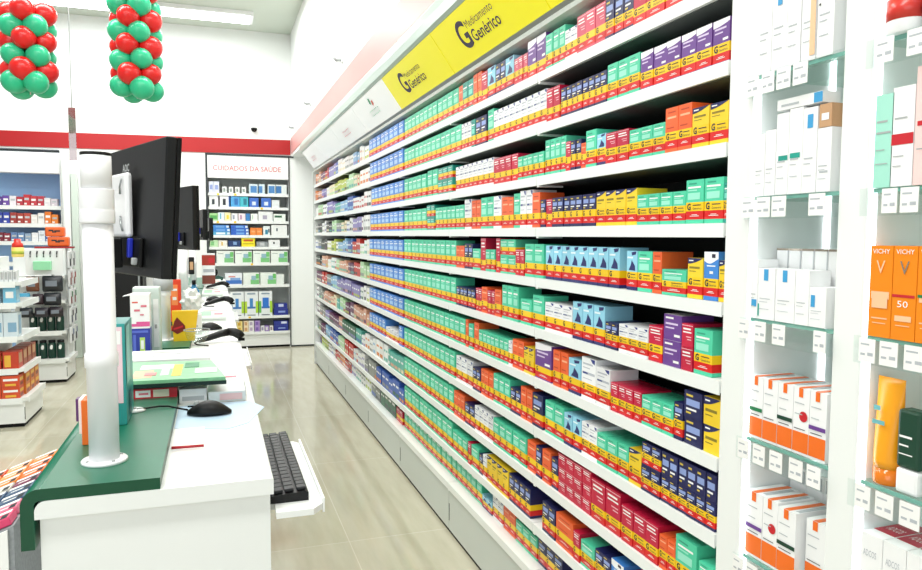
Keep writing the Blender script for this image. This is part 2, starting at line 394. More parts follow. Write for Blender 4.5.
SHN = ['top shelf', 'second shelf down', 'third shelf down', 'fourth shelf down', 'fifth shelf down', 'sixth shelf down', 'seventh shelf down', 'eighth shelf down', 'ninth shelf down', 'tenth shelf down', 'bottom deck']
RUNS = [
    (0, 'crimson', 1.402, 1.462, 1, 0.113, ''), (0, 'purple', 1.462, 1.566, 2, 0.113, ''), (0, 'crimson', 1.566, 1.744, 2, 0.124, ''), (0, 'crimson', 1.744, 1.809, 1, 0.113, ''),
    (0, 'navy', 1.809, 1.96, 3, 0.118, ''), (0, 'pink', 1.96, 2.143, 3, 0.12, ''), (0, 'white', 2.143, 2.229, 2, 0.098, ''), (0, 'mint', 2.229, 2.32, 2, 0.123, ''),
    (0, 'mint', 2.32, 2.377, 1, 0.12, ''), (0, 'purple', 2.377, 2.538, 2, 0.137, ''), (0, 'pink', 2.538, 2.664, 3, 0.102, ''), (0, 'sky', 2.664, 2.752, 1, 0.123, ''),
    (0, 'navy', 2.752, 2.862, 2, 0.124, ''), (0, 'sky', 2.862, 2.957, 1, 0.128, ''), (0, 'crimson', 2.957, 3.031, 1, 0.125, ''), (0, 'orange', 3.031, 3.136, 2, 0.138, ''),
    (0, 'teal', 3.136, 3.29, 2, 0.13, ''), (0, 'orange', 3.29, 3.35, 1, 0.127, ''), (0, 'mint', 3.35, 4.404, 12, 0.127, ''), (0, 'blue', 4.429, 5.481, 8, 0.131, ''),
    (1, 'purple', 1.397, 1.763, 6, 0.103, ''), (1, 'mint', 1.765, 1.942, 3, 0.108, ''), (1, 'navy', 1.945, 2.253, 8, 0.098, ''), (1, 'crimson', 2.26, 2.363, 2, 0.115, ''),
    (1, 'white', 2.363, 2.881, 9, 0.122, ''), (1, 'mint', 2.881, 2.953, 1, 0.137, ''), (1, 'navy', 2.965, 3.106, 2, 0.125, ''), (1, 'teal', 3.106, 3.16, 1, 0.126, ''),
    (1, 'white', 3.16, 3.303, 3, 0.126, ''), (1, 'mint', 3.303, 4.405, 13, 0.131, ''), (1, 'blue', 4.43, 5.447, 8, 0.14, ''), (2, 'yellow', 1.391, 1.526, 2, 0.098, ''),
    (2, 'orange', 1.526, 1.64, 2, 0.116, ''), (2, 'mint', 1.64, 1.816, 3, 0.084, ''), (2, 'crimson', 1.816, 1.946, 2, 0.092, ''), (2, 'sky', 1.946, 2.002, 1, 0.096, ''),
    (2, 'mint', 2.002, 2.07, 1, 0.116, ''), (2, 'orange', 2.07, 2.103, 1, 0.082, ''), (2, 'navy', 2.103, 2.173, 2, 0.098, ''), (2, 'crimson', 2.173, 2.209, 1, 0.099, ''),
    (2, 'mint', 2.209, 2.37, 4, 0.123, ''), (2, 'mint', 2.382, 2.619, 5, 0.089, ''), (2, 'crimson', 2.619, 2.878, 4, 0.107, ''), (2, 'white', 2.878, 3.391, 8, 0.117, ''),
    (2, 'teal', 3.439, 3.687, 3, 0.068, 's2'), (2, 'mint', 3.696, 3.888, 2, 0.14, ''), (2, 'mint', 3.908, 4.405, 5, 0.131, ''), (2, 'blue', 4.431, 5.413, 8, 0.131, ''),
    (3, 'teal', 1.382, 1.399, 1, 0.094, ''), (3, 'mint', 1.401, 1.544, 2, 0.109, ''), (3, 'mint', 1.545, 1.767, 4, 0.084, ''), (3, 'yellow', 1.767, 1.999, 4, 0.105, ''),  # first teal entry is a mint box, shade put into its colour
    (3, 'navy', 1.999, 2.311, 7, 0.102, ''), (3, 'crimson', 2.311, 2.36, 1, 0.1, ''), (3, 'navy', 2.36, 2.403, 1, 0.1, ''), (3, 'orange', 2.406, 2.476, 1, 0.129, ''),
    (3, 'white', 2.476, 2.589, 2, 0.142, ''), (3, 'mint', 2.589, 2.655, 1, 0.135, ''), (3, 'orange', 2.655, 2.707, 1, 0.123, ''), (3, 'orange', 2.707, 2.782, 1, 0.127, ''),
    (3, 'white', 2.782, 2.874, 1, 0.136, ''), (3, 'mint', 2.874, 3.033, 2, 0.137, ''), (3, 'orange', 3.033, 3.153, 2, 0.13, ''), (3, 'white', 3.153, 3.253, 1, 0.139, ''),
    (3, 'mint', 3.253, 3.732, 7, 0.117, ''), (3, 'teal', 3.75, 3.897, 2, 0.068, 's2'), (3, 'mint', 3.907, 4.406, 5, 0.123, ''), (3, 'blue', 4.431, 5.454, 8, 0.127, ''),
    (4, 'yellow', 1.377, 1.411, 1, 0.098, ''), (4, 'bluewhite', 1.412, 1.467, 1, 0.118, ''), (4, 'yellow', 1.468, 1.53, 1, 0.101, ''), (4, 'mint', 1.532, 1.641, 1, 0.068, ''),
    (4, 'orange', 1.643, 1.686, 1, 0.113, ''), (4, 'mint', 1.687, 1.76, 1, 0.113, ''), (4, 'sky', 1.76, 1.816, 1, 0.113, ''), (4, 'sky', 1.853, 2.355, 8, 0.121, ''),
    (4, 'mint', 2.372, 2.542, 2, 0.125, ''), (4, 'crimson', 2.546, 2.63, 2, 0.102, ''), (4, 'mint', 2.63, 2.797, 2, 0.07, 's2'), (4, 'crimson', 2.801, 2.846, 1, 0.145, ''),
    (4, 'mint', 2.858, 2.966, 2, 0.095, ''), (4, 'crimson', 2.966, 3.03, 1, 0.145, ''), (4, 'mint', 3.03, 3.136, 1, 0.096, ''), (4, 'navy', 3.136, 3.25, 2, 0.118, ''),
    (4, 'orange', 3.25, 3.376, 2, 0.106, ''), (4, 'mint', 3.379, 4.406, 12, 0.131, ''), (4, 'blue', 4.432, 5.477, 8, 0.127, ''), (5, 'mint', 1.425, 1.498, 1, 0.113, ''),
    (5, 'crimson', 1.5, 1.547, 1, 0.06, 's2p'), (5, 'purple', 1.548, 1.628, 1, 0.068, 's2p'), (5, 'crimson', 1.629, 1.695, 1, 0.098, ''), (5, 'white', 1.696, 1.852, 3, 0.083, ''),
    (5, 'navy', 1.855, 1.93, 2, 0.08, ''), (5, 'sky', 1.933, 2.142, 3, 0.124, ''), (5, 'white', 2.144, 2.358, 3, 0.103, ''), (5, 'mint', 2.366, 2.467, 1, 0.121, ''),
    (5, 'mint', 2.472, 2.576, 1, 0.097, ''), (5, 'mint', 2.595, 2.768, 3, 0.139, ''), (5, 'orange', 2.78, 2.854, 1, 0.114, ''), (5, 'crimson', 2.854, 2.938, 2, 0.104, ''),
    (5, 'orange', 2.938, 3.013, 1, 0.114, ''), (5, 'crimson', 3.013, 3.092, 2, 0.104, ''), (5, 'navy', 3.092, 3.373, 5, 0.093, ''), (5, 'mint', 3.376, 4.407, 12, 0.131, ''),
    (5, 'blue', 4.432, 5.48, 8, 0.127, ''), (6, 'yellow', 1.387, 1.451, 1, 0.069, 's2p'), (6, 'navy', 1.455, 1.53, 1, 0.069, 's2p'), (6, 'navy', 1.532, 1.571, 1, 0.098, ''),
    (6, 'mint', 1.573, 1.723, 3, 0.083, ''), (6, 'crimson', 1.725, 1.89, 4, 0.087, ''), (6, 'white', 1.892, 1.979, 1, 0.119, ''), (6, 'white', 1.982, 2.078, 1, 0.136, ''),
    (6, 'sky', 2.08, 2.167, 1, 0.118, ''), (6, 'orange', 2.169, 2.282, 2, 0.127, ''), (6, 'purple', 2.298, 2.439, 1, 0.132, ''), (6, 'yellow', 2.444, 2.539, 2, 0.101, ''),
    (6, 'orange', 2.542, 2.656, 2, 0.114, ''), (6, 'white', 2.659, 2.693, 1, 0.102, ''), (6, 'mint', 2.699, 3.044, 7, 0.103, ''), (6, 'orange', 3.049, 3.112, 1, 0.13, ''),
    (6, 'mint', 3.116, 3.182, 1, 0.115, ''), (6, 'orange', 3.186, 3.225, 1, 0.13, ''), (6, 'mint', 3.23, 4.407, 14, 0.127, ''), (6, 'blue', 4.433, 5.484, 8, 0.127, ''),
    (7, 'navy', 1.397, 1.622, 6, 0.069, 's2p'), (7, 'navy', 1.624, 1.716, 2, 0.069, 's2'), (7, 'yellow', 1.717, 1.783, 1, 0.102, ''), (7, 'mint', 1.785, 1.965, 3, 0.099, ''),
    (7, 'white', 1.967, 2.07, 2, 0.109, ''), (7, 'sky', 2.072, 2.192, 2, 0.11, ''), (7, 'mint', 2.195, 2.347, 2, 0.119, ''), (7, 'navy', 2.36, 2.455, 1, 0.125, ''),
    (7, 'orange', 2.459, 2.566, 2, 0.126, ''), (7, 'navy', 2.568, 2.673, 2, 0.102, ''), (7, 'mint', 2.676, 2.86, 3, 0.124, ''), (7, 'orange', 2.864, 3.017, 3, 0.116, ''),
    (7, 'navy', 3.019, 3.127, 2, 0.105, ''), (7, 'white', 3.127, 3.363, 3, 0.122, ''), (7, 'mint', 3.384, 4.408, 12, 0.131, ''), (7, 'blue', 4.447, 4.553, 1, 0.127, ''),
    (7, 'white', 4.567, 4.933, 3, 0.076, ''), (7, 'blue', 4.949, 5.488, 5, 0.119, ''), (8, 'mint', 1.397, 1.454, 1, 0.094, ''), (8, 'mint', 1.46, 1.55, 1, 0.124, ''),
    (8, 'orange', 1.552, 1.625, 2, 0.094, ''), (8, 'crimson', 1.627, 1.814, 3, 0.109, ''), (8, 'crimson', 1.821, 1.995, 2, 0.131, ''), (8, 'crimson', 1.999, 2.234, 4, 0.047, 's3p'),
    (8, 'navy', 2.237, 2.289, 1, 0.111, ''), (8, 'orange', 2.291, 2.362, 1, 0.12, ''), (8, 'navy', 2.367, 2.417, 1, 0.117, ''), (8, 'orange', 2.42, 2.499, 1, 0.117, ''),
    (8, 'mint', 2.503, 2.857, 5, 0.115, ''), (8, 'white', 2.861, 3.092, 4, 0.117, ''), (8, 'navy', 3.096, 3.234, 2, 0.101, ''), (8, 'orange', 3.239, 3.402, 3, 0.123, ''),
    (8, 'mint', 3.409, 4.408, 12, 0.131, ''), (9, 'crimson', 1.474, 1.603, 2, 0.094, ''), (9, 'mint', 1.605, 1.726, 2, 0.094, ''), (9, 'orange', 1.729, 1.793, 1, 0.095, ''),
    (9, 'bluewhite', 1.795, 1.868, 1, 0.107, ''), (9, 'navy', 1.87, 1.966, 2, 0.096, ''), (9, 'mint', 1.969, 2.064, 1, 0.086, ''), (9, 'crimson', 2.066, 2.111, 1, 0.098, ''),
    (9, 'orange', 2.113, 2.247, 1, 0.111, ''), (9, 'navy', 2.249, 2.358, 2, 0.112, ''), (9, 'navy', 2.46, 2.676, 4, 0.114, ''), (9, 'yellow', 2.68, 2.932, 4, 0.116, ''),
    (9, 'white', 2.935, 2.982, 1, 0.104, ''), (9, 'navy', 2.986, 3.035, 1, 0.092, ''), (9, 'mint', 3.039, 3.14, 1, 0.105, ''), (9, 'crimson', 3.144, 3.187, 1, 0.105, ''),
    (9, 'mint', 3.192, 3.415, 3, 0.106, ''), (9, 'mint', 3.423, 4.409, 11, 0.131, ''), (10, 'navy', 2.271, 2.482, 3, 0.1, ''), (10, 'mint', 2.486, 2.699, 3, 0.093, ''),
    (10, 'orange', 2.704, 2.837, 2, 0.102, ''), (10, 'white', 2.842, 2.967, 2, 0.103, ''), (10, 'sky', 2.972, 3.099, 2, 0.062, ''), (10, 'mint', 3.106, 3.557, 6, 0.126, ''),
    (10, 'mint', 3.571, 4.567, 11, 0.119, ''), (10, 'crimson', 4.621, 4.804, 2, 0.089, ''), 
]

CNT = {}
def med_box(style, k, x, y, z, w, d, h, band, detail, tier, far=False):
    key = (style, k, tier); CNT[key] = CNT.get(key, 0)+1
    o = link(style_name(style)+'_medicine_box', carton(style, w, d, h, band, detail), None, (x, y, z), R.uniform(-.006,.006))
    pos = {None: '', 'low': ' lowest', 'mid': ' middle', 'top': ' topmost'}[tier]
    lab = '%s%s %s medicine box from the right, %s' % (ordn(CNT[key]), pos, NAMES[style], SHN[k])
    tag(o, lab, 'medicine box', 'medicine boxes on the %s of the long wall' % SHN[k])
    return o
def style_name(s): return NAMES[s].replace(' and ', '_').replace(' ', '_')
for (k, st, ya, yb_, n, h, opt) in RUNS:
    x = XS+.007 if k < 10 else XS+.05
    p = (yb_-ya)/n; w = round(min(p*.95, p-.002), 3)
    det = 2 if yb_ < 2.1 else 1 if yb_ < 3.3 else 1
    stk = int(opt[1]) if opt else 1
    hh = h
    jit = round(R.uniform(-.004, .004), 3)
    for i in range(n):
        for j in range(stk):
            band = not (opt.endswith('p')) or (st == 'navy' and w < .04 and j == 0)
            tier = None if stk == 1 else ('low', 'mid', 'top')[j if j < stk-1 else 2]
            med_box(st, k, x+R.uniform(0,.003), ya+p*(i+.5), zb(k)+.0005+j*(hh+.0006), w, .10, hh, band, det, tier)

# ---- assorted cartons at the far end of the wall
MIX = {'white':'#eceeec','cream':'#e9dcbc','pale_green':'#b8dcae','lime':'#b9c74a','lavender':'#8f86bf','royal_blue':'#3b62b4','light_blue':'#8dbbdd','orange':'#e0853c','scarlet':'#c8352c','dark_green':'#2f6b4f','aqua':'#59b3a4','grey':'#8f9490','charcoal':'#33373a','peach':'#dba58a','plum':'#6d3b5e'}
MIXROW = [['orange','peach','plum','scarlet','lavender','royal_blue','white','white','light_blue','white'],['orange','peach','lavender','white','cream','lime','lime','pale_green','cream','white'],
 ['white','pale_green','white','lavender','lavender','aqua','light_blue','royal_blue','white','white'],['grey','charcoal','white','charcoal','pale_green','grey','cream','white','lavender','white'],
 ['white','grey','charcoal','white','lime','white','light_blue','royal_blue','scarlet','white'],['aqua','charcoal','peach','white','white','pale_green','peach','plum','scarlet','pale_green'],
 ['scarlet','plum','scarlet','grey','light_blue','lavender','lavender','lavender','lavender','white'],['white','grey','peach','peach','cream','aqua','pale_green','plum','peach','peach'],
 ['white','grey','lavender','plum','peach','dark_green','aqua','white','white','aqua'],['grey','plum','light_blue','royal_blue','pale_green','scarlet','white','grey','royal_blue','royal_blue'],
 ['plum','lime','white','scarlet','orange','scarlet','white','white','grey','dark_green']]
def plain_carton(col, w, d, h, acc):
    key = ('mix', col, w, d, h, acc)
    if key in CM: return CM[key]
    mb = MB(); mb.box(0, -w/2, 0, d, w/2, h)
    me = mb.mesh('carton', [pm('mix '+col, MIX[col]), PW, pm('mix '+acc, MIX[acc])])
    bm = bmesh.new(); bm.from_mesh(me)
    for a0, b0, a1, b1, m in ((-.4,.62,.3,.74,1 if col not in ('white','cream') else 2), (-.4,.1,.4,.3,2)):
        vs = [bm.verts.new((-.0006, -a*w, q*h)) for a, q in ((a0,b0),(a1,b0),(a1,b1),(a0,b1))]
        bm.faces.new(vs).material_index = m
    bm.to_mesh(me); bm.free(); CM[key] = me
    return me
for k in range(11):
    y = max(q[3] for q in RUNS if q[0] == k)+.012
    cnt = {}; ystart = y
    row = MIXROW[k]; i = 0
    yend = 8.60
    while y < yend-.1:
        frac = (yend-y)/(yend-5.4)
        col = row[max(0, min(9, int((1-frac)*0+ (yend-y)/(yend-ystart)*10)))]
        n = R.choice((1,2,2,3)); w = round(R.choice((.05,.06,.075,.09,.11)),3)
        h = round(R.uniform(.085,.128),3); acc = R.choice(list(MIX))
        for q in range(n):
            if y+w > yend: break
            cnt[col] = cnt.get(col, 0)+1
            o = link(col+'_carton', plain_carton(col, w, .14, h, acc), None, (XS+(.008 if k<10 else .05), y+w/2, zb(k)+.0005), R.uniform(-.01,.01))
            tag(o, '%s %s carton from the right in assorted far end, %s' % (ordn(cnt[col]), col.replace('_',' '), SHN[k]), 'carton', 'assorted cartons at the far end of the wall')
            y += w+.002
        y += R.choice((.0,.004,.01,.03))

# ------------------------------------------------------------------ header signs over the shelves
SB, ST_ = Vector((1.116,0,2.333)), Vector((.986,0,2.512))
SLEN = (ST_-SB).length; SV = (ST_-SB)/SLEN; SN = Vector((0,-1,0)).cross(SV)
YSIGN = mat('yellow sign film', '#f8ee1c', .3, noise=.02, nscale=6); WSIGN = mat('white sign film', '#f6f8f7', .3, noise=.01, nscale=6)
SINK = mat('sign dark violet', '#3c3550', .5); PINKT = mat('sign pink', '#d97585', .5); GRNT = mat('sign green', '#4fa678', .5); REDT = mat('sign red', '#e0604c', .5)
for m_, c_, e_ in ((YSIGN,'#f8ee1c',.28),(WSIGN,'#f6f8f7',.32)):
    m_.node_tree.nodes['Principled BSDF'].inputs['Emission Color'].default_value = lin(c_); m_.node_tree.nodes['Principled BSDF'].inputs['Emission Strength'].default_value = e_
def sign(y0, kind, label):
    L = 1.042
    t = root('header_sign', label, 'sign', (0, y0, 0))
    b = MB()
    def fr(a, q, o=0.0):
        p = SB+SV*q+SN*o; return (p.x, L-a, p.z)
    b.face([fr(0.002,.002), fr(L-.002,.002), fr(L-.002,SLEN), fr(.002,SLEN)])
    b.face([fr(0.002,.002,-.006), fr(L-.002,.002,-.006), fr(L-.002,SLEN,-.006), fr(.002,SLEN,-.006)])
    for (a0,q0),(a1,q1) in (((.002,.002),(L-.002,.002)),((L-.002,.002),(L-.002,SLEN)),((L-.002,SLEN),(.002,SLEN)),((.002,SLEN),(.002,.002))):
        b.face([fr(a0,q0), fr(a1,q1), fr(a1,q1,-.006), fr(a0,q0,-.006)])
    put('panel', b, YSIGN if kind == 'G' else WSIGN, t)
    d = MB(); g = lambda a, q: fr(a, q, .0012)
    if kind == 'G':
        add_text(d, 'G', g, .26, .055, w=.115, h=.125, m=0, bold=.024)
        add_text(d, 'Genérico', g, .39, .062, w=.30, h=.055, m=0, bold=.012)
        add_text(d, 'Medicamento', g, .385, .128, w=.30, h=.036, m=1)
        put('lettering', d, [SINK, mat('sign grey violet', '#77715f', .5)], t)
    elif kind == 'leaf':
        for i in range(6):
            rect(d, g, .38+i*.045, .07, .408+i*.045, .075, 0); rect(d, g, .38+i*.045, .105, .408+i*.045, .11, 0)
            rect(d, g, .38+i*.045, .07, .386+i*.045, .11, 0)
        put('lettering', d, GRNT, t)
        e = MB()
        e.face([g(.54,.125), g(.59,.135), g(.60,.165), g(.56,.16)], 0); e.face([g(.49,.15), g(.53,.14), g(.55,.185), g(.515,.19)], 1)
        put('emblem', e, [REDT, GRNT], t)
    elif kind == 'pink':
        for i in range(5):
            rect(d, g, .30+i*.06, .07, .335+i*.06, .078, 0); rect(d, g, .30+i*.06, .11, .335+i*.06, .118, 0); rect(d, g, .30+i*.06, .07, .308+i*.06, .118, 0)
        put('lettering', d, PINKT, t)
    return t
sg = [('G','yellow tilted header sign with large dark G, cut by the top of the view'),('G','larger-looking fully visible yellow header sign with dark G lettering, second from niche'),('G','yellow header sign with dark G next to the white header signs'),
      ('leaf','white header sign with a small red and green emblem next to the yellow signs'),('pink','white header sign with pink lettering next to the emblem sign'),('blank','blank white header sign, second from the far end of the medicine wall'),('pink','white header sign with faint pink lettering at the far end of the medicine wall')]
for i, (kd, lb) in enumerate(sg):
    sign(1.25+1.044*i, kd, lb)

# ------------------------------------------------------------------ glass-shelf niches on the right
NZ = [1.904, 1.64, 1.371, 1.10, .827, .555]
def niche(name, label, ya, yb_, wpan, zs, tags):
    """panel of width wpan stands at the far side (yb_..yb_+wpan)"""
    t = root(name, label, 'display cabinet', (0,0,0))
    b = MB(); b.box(XS, yb_, 0, 1.50, yb_+wpan, 2.29, 0, .003); put('side_panel', b, WHITE, t)
    b = MB(); b.box(1.50, ya, 0, 1.53, yb_+wpan, 2.29); put('back_panel', b, WALLM, t)
    b = MB(); b.box(XS+.01, ya+.002, 0, 1.49, yb_-.001, .42); put('base_drawer', b, WHITE, t)
    for xx in (XS+.006, 1.345):
        b = MB(); b.box(xx, yb_-.006, .43, xx+.012, yb_-.0005, 2.28); put('led_strip', b, LED, t)
    for si, z in enumerate(zs):
        g = MB(); g.box(XS+.008, ya+.003, z-.008, 1.49, yb_-.007, z); sh = put('glass_shelf', g, GLASS, t)
        g = MB(); g.box(XS+.0065, ya+.003, z-.008, XS+.0078, yb_-.007, z); put('glass_edge', g, GEDGE, sh)
        g = MB(); g.box(XS-.011, ya-.01, z-.050, XS-.009, yb_+.006, z+.0)
        put('price_rail', g, ACRY, sh)
        for (y0, wt) in tags[si % len(tags)]:
            g = MB(); y0 -= .006; g.box(XS-.0125, y0, z-.046, XS-.0113, y0+wt, z-.003, 0)
            fr = lambda a, q: (XS-.0128, y0+wt-a, z-.046+q)
            rect(g, fr, .004, .031, wt-.012, .034, 1); rect(g, fr, .004, .012, wt*.4, .016, 1); rect(g, fr, wt*.55, .012, wt-.004, .018, 1)
            put('price_tag', g, [PW, TEXTG], sh)
    return t
T1 = [[(1.28,.036),(1.235,.036),(1.19,.038),(1.145,.038)], [(1.28,.04),(1.235,.04),(1.19,.04),(1.09,.04)], [(1.285,.034),(1.235,.034),(1.18,.036),(1.075,.03)],
      [(1.275,.034),(1.225,.036),(1.175,.036),(1.12,.036),(1.075,.034)], [(1.28,.034),(1.235,.036),(1.185,.036),(1.13,.036)], [(1.25,.036),(1.18,.036)]]
T2 = [[(.955,.036),(.89,.04)], [(.935,.03),(.895,.034)], [(.965,.034),(.92,.036),(.87,.038)], [(.962,.032),(.915,.036),(.865,.038)], [(.955,.034),(.9,.036)], [(.94,.034)]]
niche('glass_shelf_niche', 'lit white niche with glass shelves between the medicine wall and the orange boxes', 1.066, 1.304, .078, NZ, T1)
niche('glass_shelf_niche', 'lit white niche with glass shelves at the right edge, holding the orange sunscreen boxes', .70, 1.0, .064, NZ, T2)
t = root('niche_end_panel', 'white panel ending the niches, past the right edge of the view', 'panel')
b = MB(); b.box(XS,.62,0,1.50,.698,2.29,0,.003); put('side_panel', b, WHITE, t)
b = MB(); b.box(XS-.004,.63,.1,XS-.001,.69,2.2); put('edge_strip', b, WHITEP, t)

# products there: cartons facing -X
def product(name, label, cat, y, z, w, d, h, body, items, x=XS+.004, rz=0, group=None, texts=()):
    y += .0065
    mb = MB(); mb.box(0, -w/2, 0, d, w/2, h, 0)
    mats = [body]
    me = mb.mesh(name, mats)
    bm = bmesh.new(); bm.from_mesh(me)
    db = MB()
    ofs = .0004
    for (a0,b0,a1,b1,m) in items:
        if m not in mats: mats.append(m)
        ofs += .00025
        rect(db, lambda a, q: (-ofs, -(a-.5)*w, q*h), a0, b0, a1, b1, mats.index(m))
    fr2 = lambda a, q: (-ofs-.0003, -(a-.5)*w, q*h)
    for (s, a0, b0, ww, hh, m) in texts:
        if m not in mats: mats.append(m)
        add_text(db, s, fr2, a0, b0, w=ww, h=hh, m=mats.index(m))
    # top cap pattern: 'top' coloured strips are given as items with b0>1
    vs = [bm.verts.new(v) for v in db.v]
    for fc, m in zip(db.f, db.m):
        bm.faces.new([vs[i] for i in fc]).material_index = m
    bm.to_mesh(me); bm.free()
    for q in mats[1:]: me.materials.append(q)
    o = link(name, me, None, (x, y, z), rz)
    return tag(o, label, cat, group)
WC = mat('white carton', '#f3f4f4', .4, noise=.01, nscale=30); BLUEC = mat('logo blue', '#3f9fd6', .4, noise=.02); TEALC = mat('print teal', '#53b7c4', .4, noise=.02)
PEACH = mat('peach print', '#f5c59b', .4, noise=.02); KRAFT = mat('kraft label', '#c59a72', .5, noise=.05); ORC = mat('orange print', '#f2701d', .4, noise=.03)
ORY = mat('sunscreen orange', '#f28a10', .35, noise=.03, nscale=20); GRN = mat('print green', '#1f7a4b', .4); DGRN = mat('print dark green', '#14402f', .4); REDC = mat('print red', '#c8202c', .4)
LGREY = mat('light grey print', '#b9bec2', .5); MINTC = mat('mint carton', '#a6e3d0', .4, noise=.02); PINKC = mat('pale pink carton', '#f3d3cf', .4, noise=.02); PURC = mat('print purple', '#7f4a94', .4)
SIL = mat('silver foil print', '#a79b8c', .25, .5); CRIM = mat('crimson carton lid', '#b31f38', .4, noise=.03)
tl = lambda: [(.12,.40,.75,.415,LGREY),(.12,.34,.6,.35,LGREY),(.12,.2,.7,.21,LGREY)]
z = NZ[0]+.0006
for i, (y, w, h) in enumerate([(1.271,.038,.21),(1.229,.042,.215),(1.190,.037,.20),(1.150,.036,.19)]):
    it = tl()+([(.35,.62,.65,.74,BLUEC)] if i == 1 else [])
    if i == 3: it = it+[(.62,.05,1,.72,PEACH)]
    product('skincare_carton', 'tall white skincare carton %s on uppermost glass shelf, left niche' % ['nearest the medicine wall','with small blue square','without blue or peach print','with peach side print'][i], 'carton', y, z, w, .05, h, WC, it, group='white cartons on the upper glass shelf')
product('skincare_carton', 'slim white carton at the right end of the uppermost left-niche glass shelf', 'carton', 1.108, z, .04, .05, .2, WC, tl()+[(.1,.8,.2,.82,DARK),(.1,.5,.2,.52,DARK)], group='white cartons on the upper glass shelf')
z = NZ[1]+.0006
for i, (y, w, h, it, lb) in enumerate([(1.2755,.03,.135,[],'short plain white carton at left end of the second glass shelf'),(1.2438,.030,.14,[],'second plain short white carton on the second glass shelf of left niche'),
    (1.2098,.034,.17,[(.2,.42,.95,.48,TEALC)],'white carton with teal bar, left one of a pair, second glass shelf'),(1.1735,.036,.175,[(.1,.42,.85,.48,TEALC)],'white carton with teal bar, right one of a pair, second glass shelf'),
    (1.1365,.036,.17,[(.3,.76,.7,.92,BLUEC)],'white carton with small blue square near its top, second glass shelf'),(1.0995,.034,.125,[(.2,.3,.8,.33,LGREY)],'short white carton at right end of the second glass shelf')]):
    product('skincare_carton', lb, 'carton', y, z, w, .05, h, WC, it+tl(), group='white cartons on the second glass shelf')
product('skincare_carton', 'long white carton with blue end label lying on top of the second-shelf cartons', 'carton', 1.168, z+.1765, .12, .045, .022, WC, [(.82,.05,1,.95,BLUEC),(.1,.3,.5,.5,LGREY)], group='white cartons on the second glass shelf')
product('skincare_carton', 'kraft brown labelled carton on top of the right short carton, second glass shelf', 'carton', 1.0995, z+.1262, .03, .045, .045, KRAFT, [(.2,.3,.8,.6,WC)], group='white cartons on the second glass shelf')
z = NZ[2]+.0006
for i, y in enumerate((1.27,1.234,1.198,1.162,1.126,1.09)):
    product('lotion_carton', 'tall grey-white carton, %s from left in the back row of third glass shelf' % ORD[i+1], 'carton', y, z, .035, .05, .155, WC, [(.9,0,1,1,LGREY),(.0,.97,1,1,SIL)], x=XS+.072, group='back row of white cartons on third glass shelf')
for (y, w, h, it, lb) in [(1.2795,.022,.13,[(.2,.2,.9,.32,BLUEC)],'narrow white carton with low blue square at left of third glass shelf'),(1.242,.05,.112,[(.34,.76,.6,.98,BLUEC),(.02,.06,.1,.3,TEALC)],'front white carton with blue flag on top edge, third glass shelf, left'),
    (1.188,.053,.112,[(.36,.76,.6,.98,BLUEC)],'front white carton with blue flag on top edge, third glass shelf, right'),(1.142,.036,.112,[],'plain front white carton on third glass shelf beside the flagged pair'),(1.1015,.042,.08,[(.1,.5,.35,.8,BLUEC)],'short white carton with blue square at right of third glass shelf')]:
    product('lotion_carton', lb, 'carton', y, z, w, .055, h, WC, it+tl(), group='front row of white cartons on third glass shelf')
z = NZ[3]+.0006
def avene(y, x, w, h, lb, stripe, dot=False, z=z, lid=True):
    it = [(0,.04,1,.34,ORC),(.34,.86,.6,1.0,ORC),(.1,.76,.7,.775,LGREY),(.12,.6,.6,.615,LGREY),(.1,.38,.8,.392,DARK)]
    if stripe: it.append((.0,.44,1,.50,stripe))
    o = product('sunscreen_carton', lb, 'carton', y, z, w, .1, h, WC, it, x=x, group='white and orange sunscreen cartons')
    b = MB(); b.box(.0005, -.03*w-.004, h+.0002, .1, .1*w+.002, h+.001); put('lid_stripe', b, ORC, o)
    b = MB(); b.box(.012, -w/2+.002, h+.0002, .09, -.25*w, h+.0008); put('lid_print', b, LGREY, o)
    if dot:
        b = MB(); b.face([(-.0012, -.16*w+.011*math.cos(2*PI*j/18), .58*h+.011*math.sin(2*PI*j/18)) for j in range(18)]); put('round_badge', b, REDC, o)
    return o
for i, (y, w, st, dot, lb) in enumerate([(1.270,.040,GRN,False,'white and orange carton with green stripe, left end of fourth glass shelf'),(1.2275,.042,None,False,'white and orange carton without stripe, second on fourth glass shelf'),(1.184,.042,DGRN,False,'white and orange carton with dark green stripe, third on fourth glass shelf'),(1.1405,.042,None,True,'white and orange carton with red round badge on fourth glass shelf'),(1.097,.042,PURC,False,'white and orange carton with purplish stripe, right end of fourth glass shelf')]):
    avene(y, XS+.012, w, .14, lb, st, dot)
z5 = NZ[4]+.0006
for i, (y, x, w, h, st, dot, lb) in enumerate([(1.265,XS+.012,.05,.150,PURC,False,'white and orange carton with purple stripe at left of the fifth glass shelf'),(1.2165,XS+.012,.044,.150,None,True,'white and orange carton with red round badge on fifth glass shelf'),(1.1685,XS+.012,.05,.145,DGRN,False,'white and orange carton with dark green stripe on fifth glass shelf'),(1.108,XS+.03,.05,.14,None,False,'white and orange carton without stripe at right of fifth glass shelf')]):
    avene(y, x, w, h, lb, st, dot, z=z5)
for i, y in enumerate((1.265,1.216,1.167,1.118)):
    product('sunscreen_carton', 'taller grey-printed sunscreen carton, %s from left in back row, fifth glass shelf' % ORD[i+1], 'carton', y, z5, .048, .08, .195, WC, [(.1,.82,.9,.97,LGREY),(.4,.90,.55,1,ORC)], x=XS+.135, group='back row of sunscreen cartons')
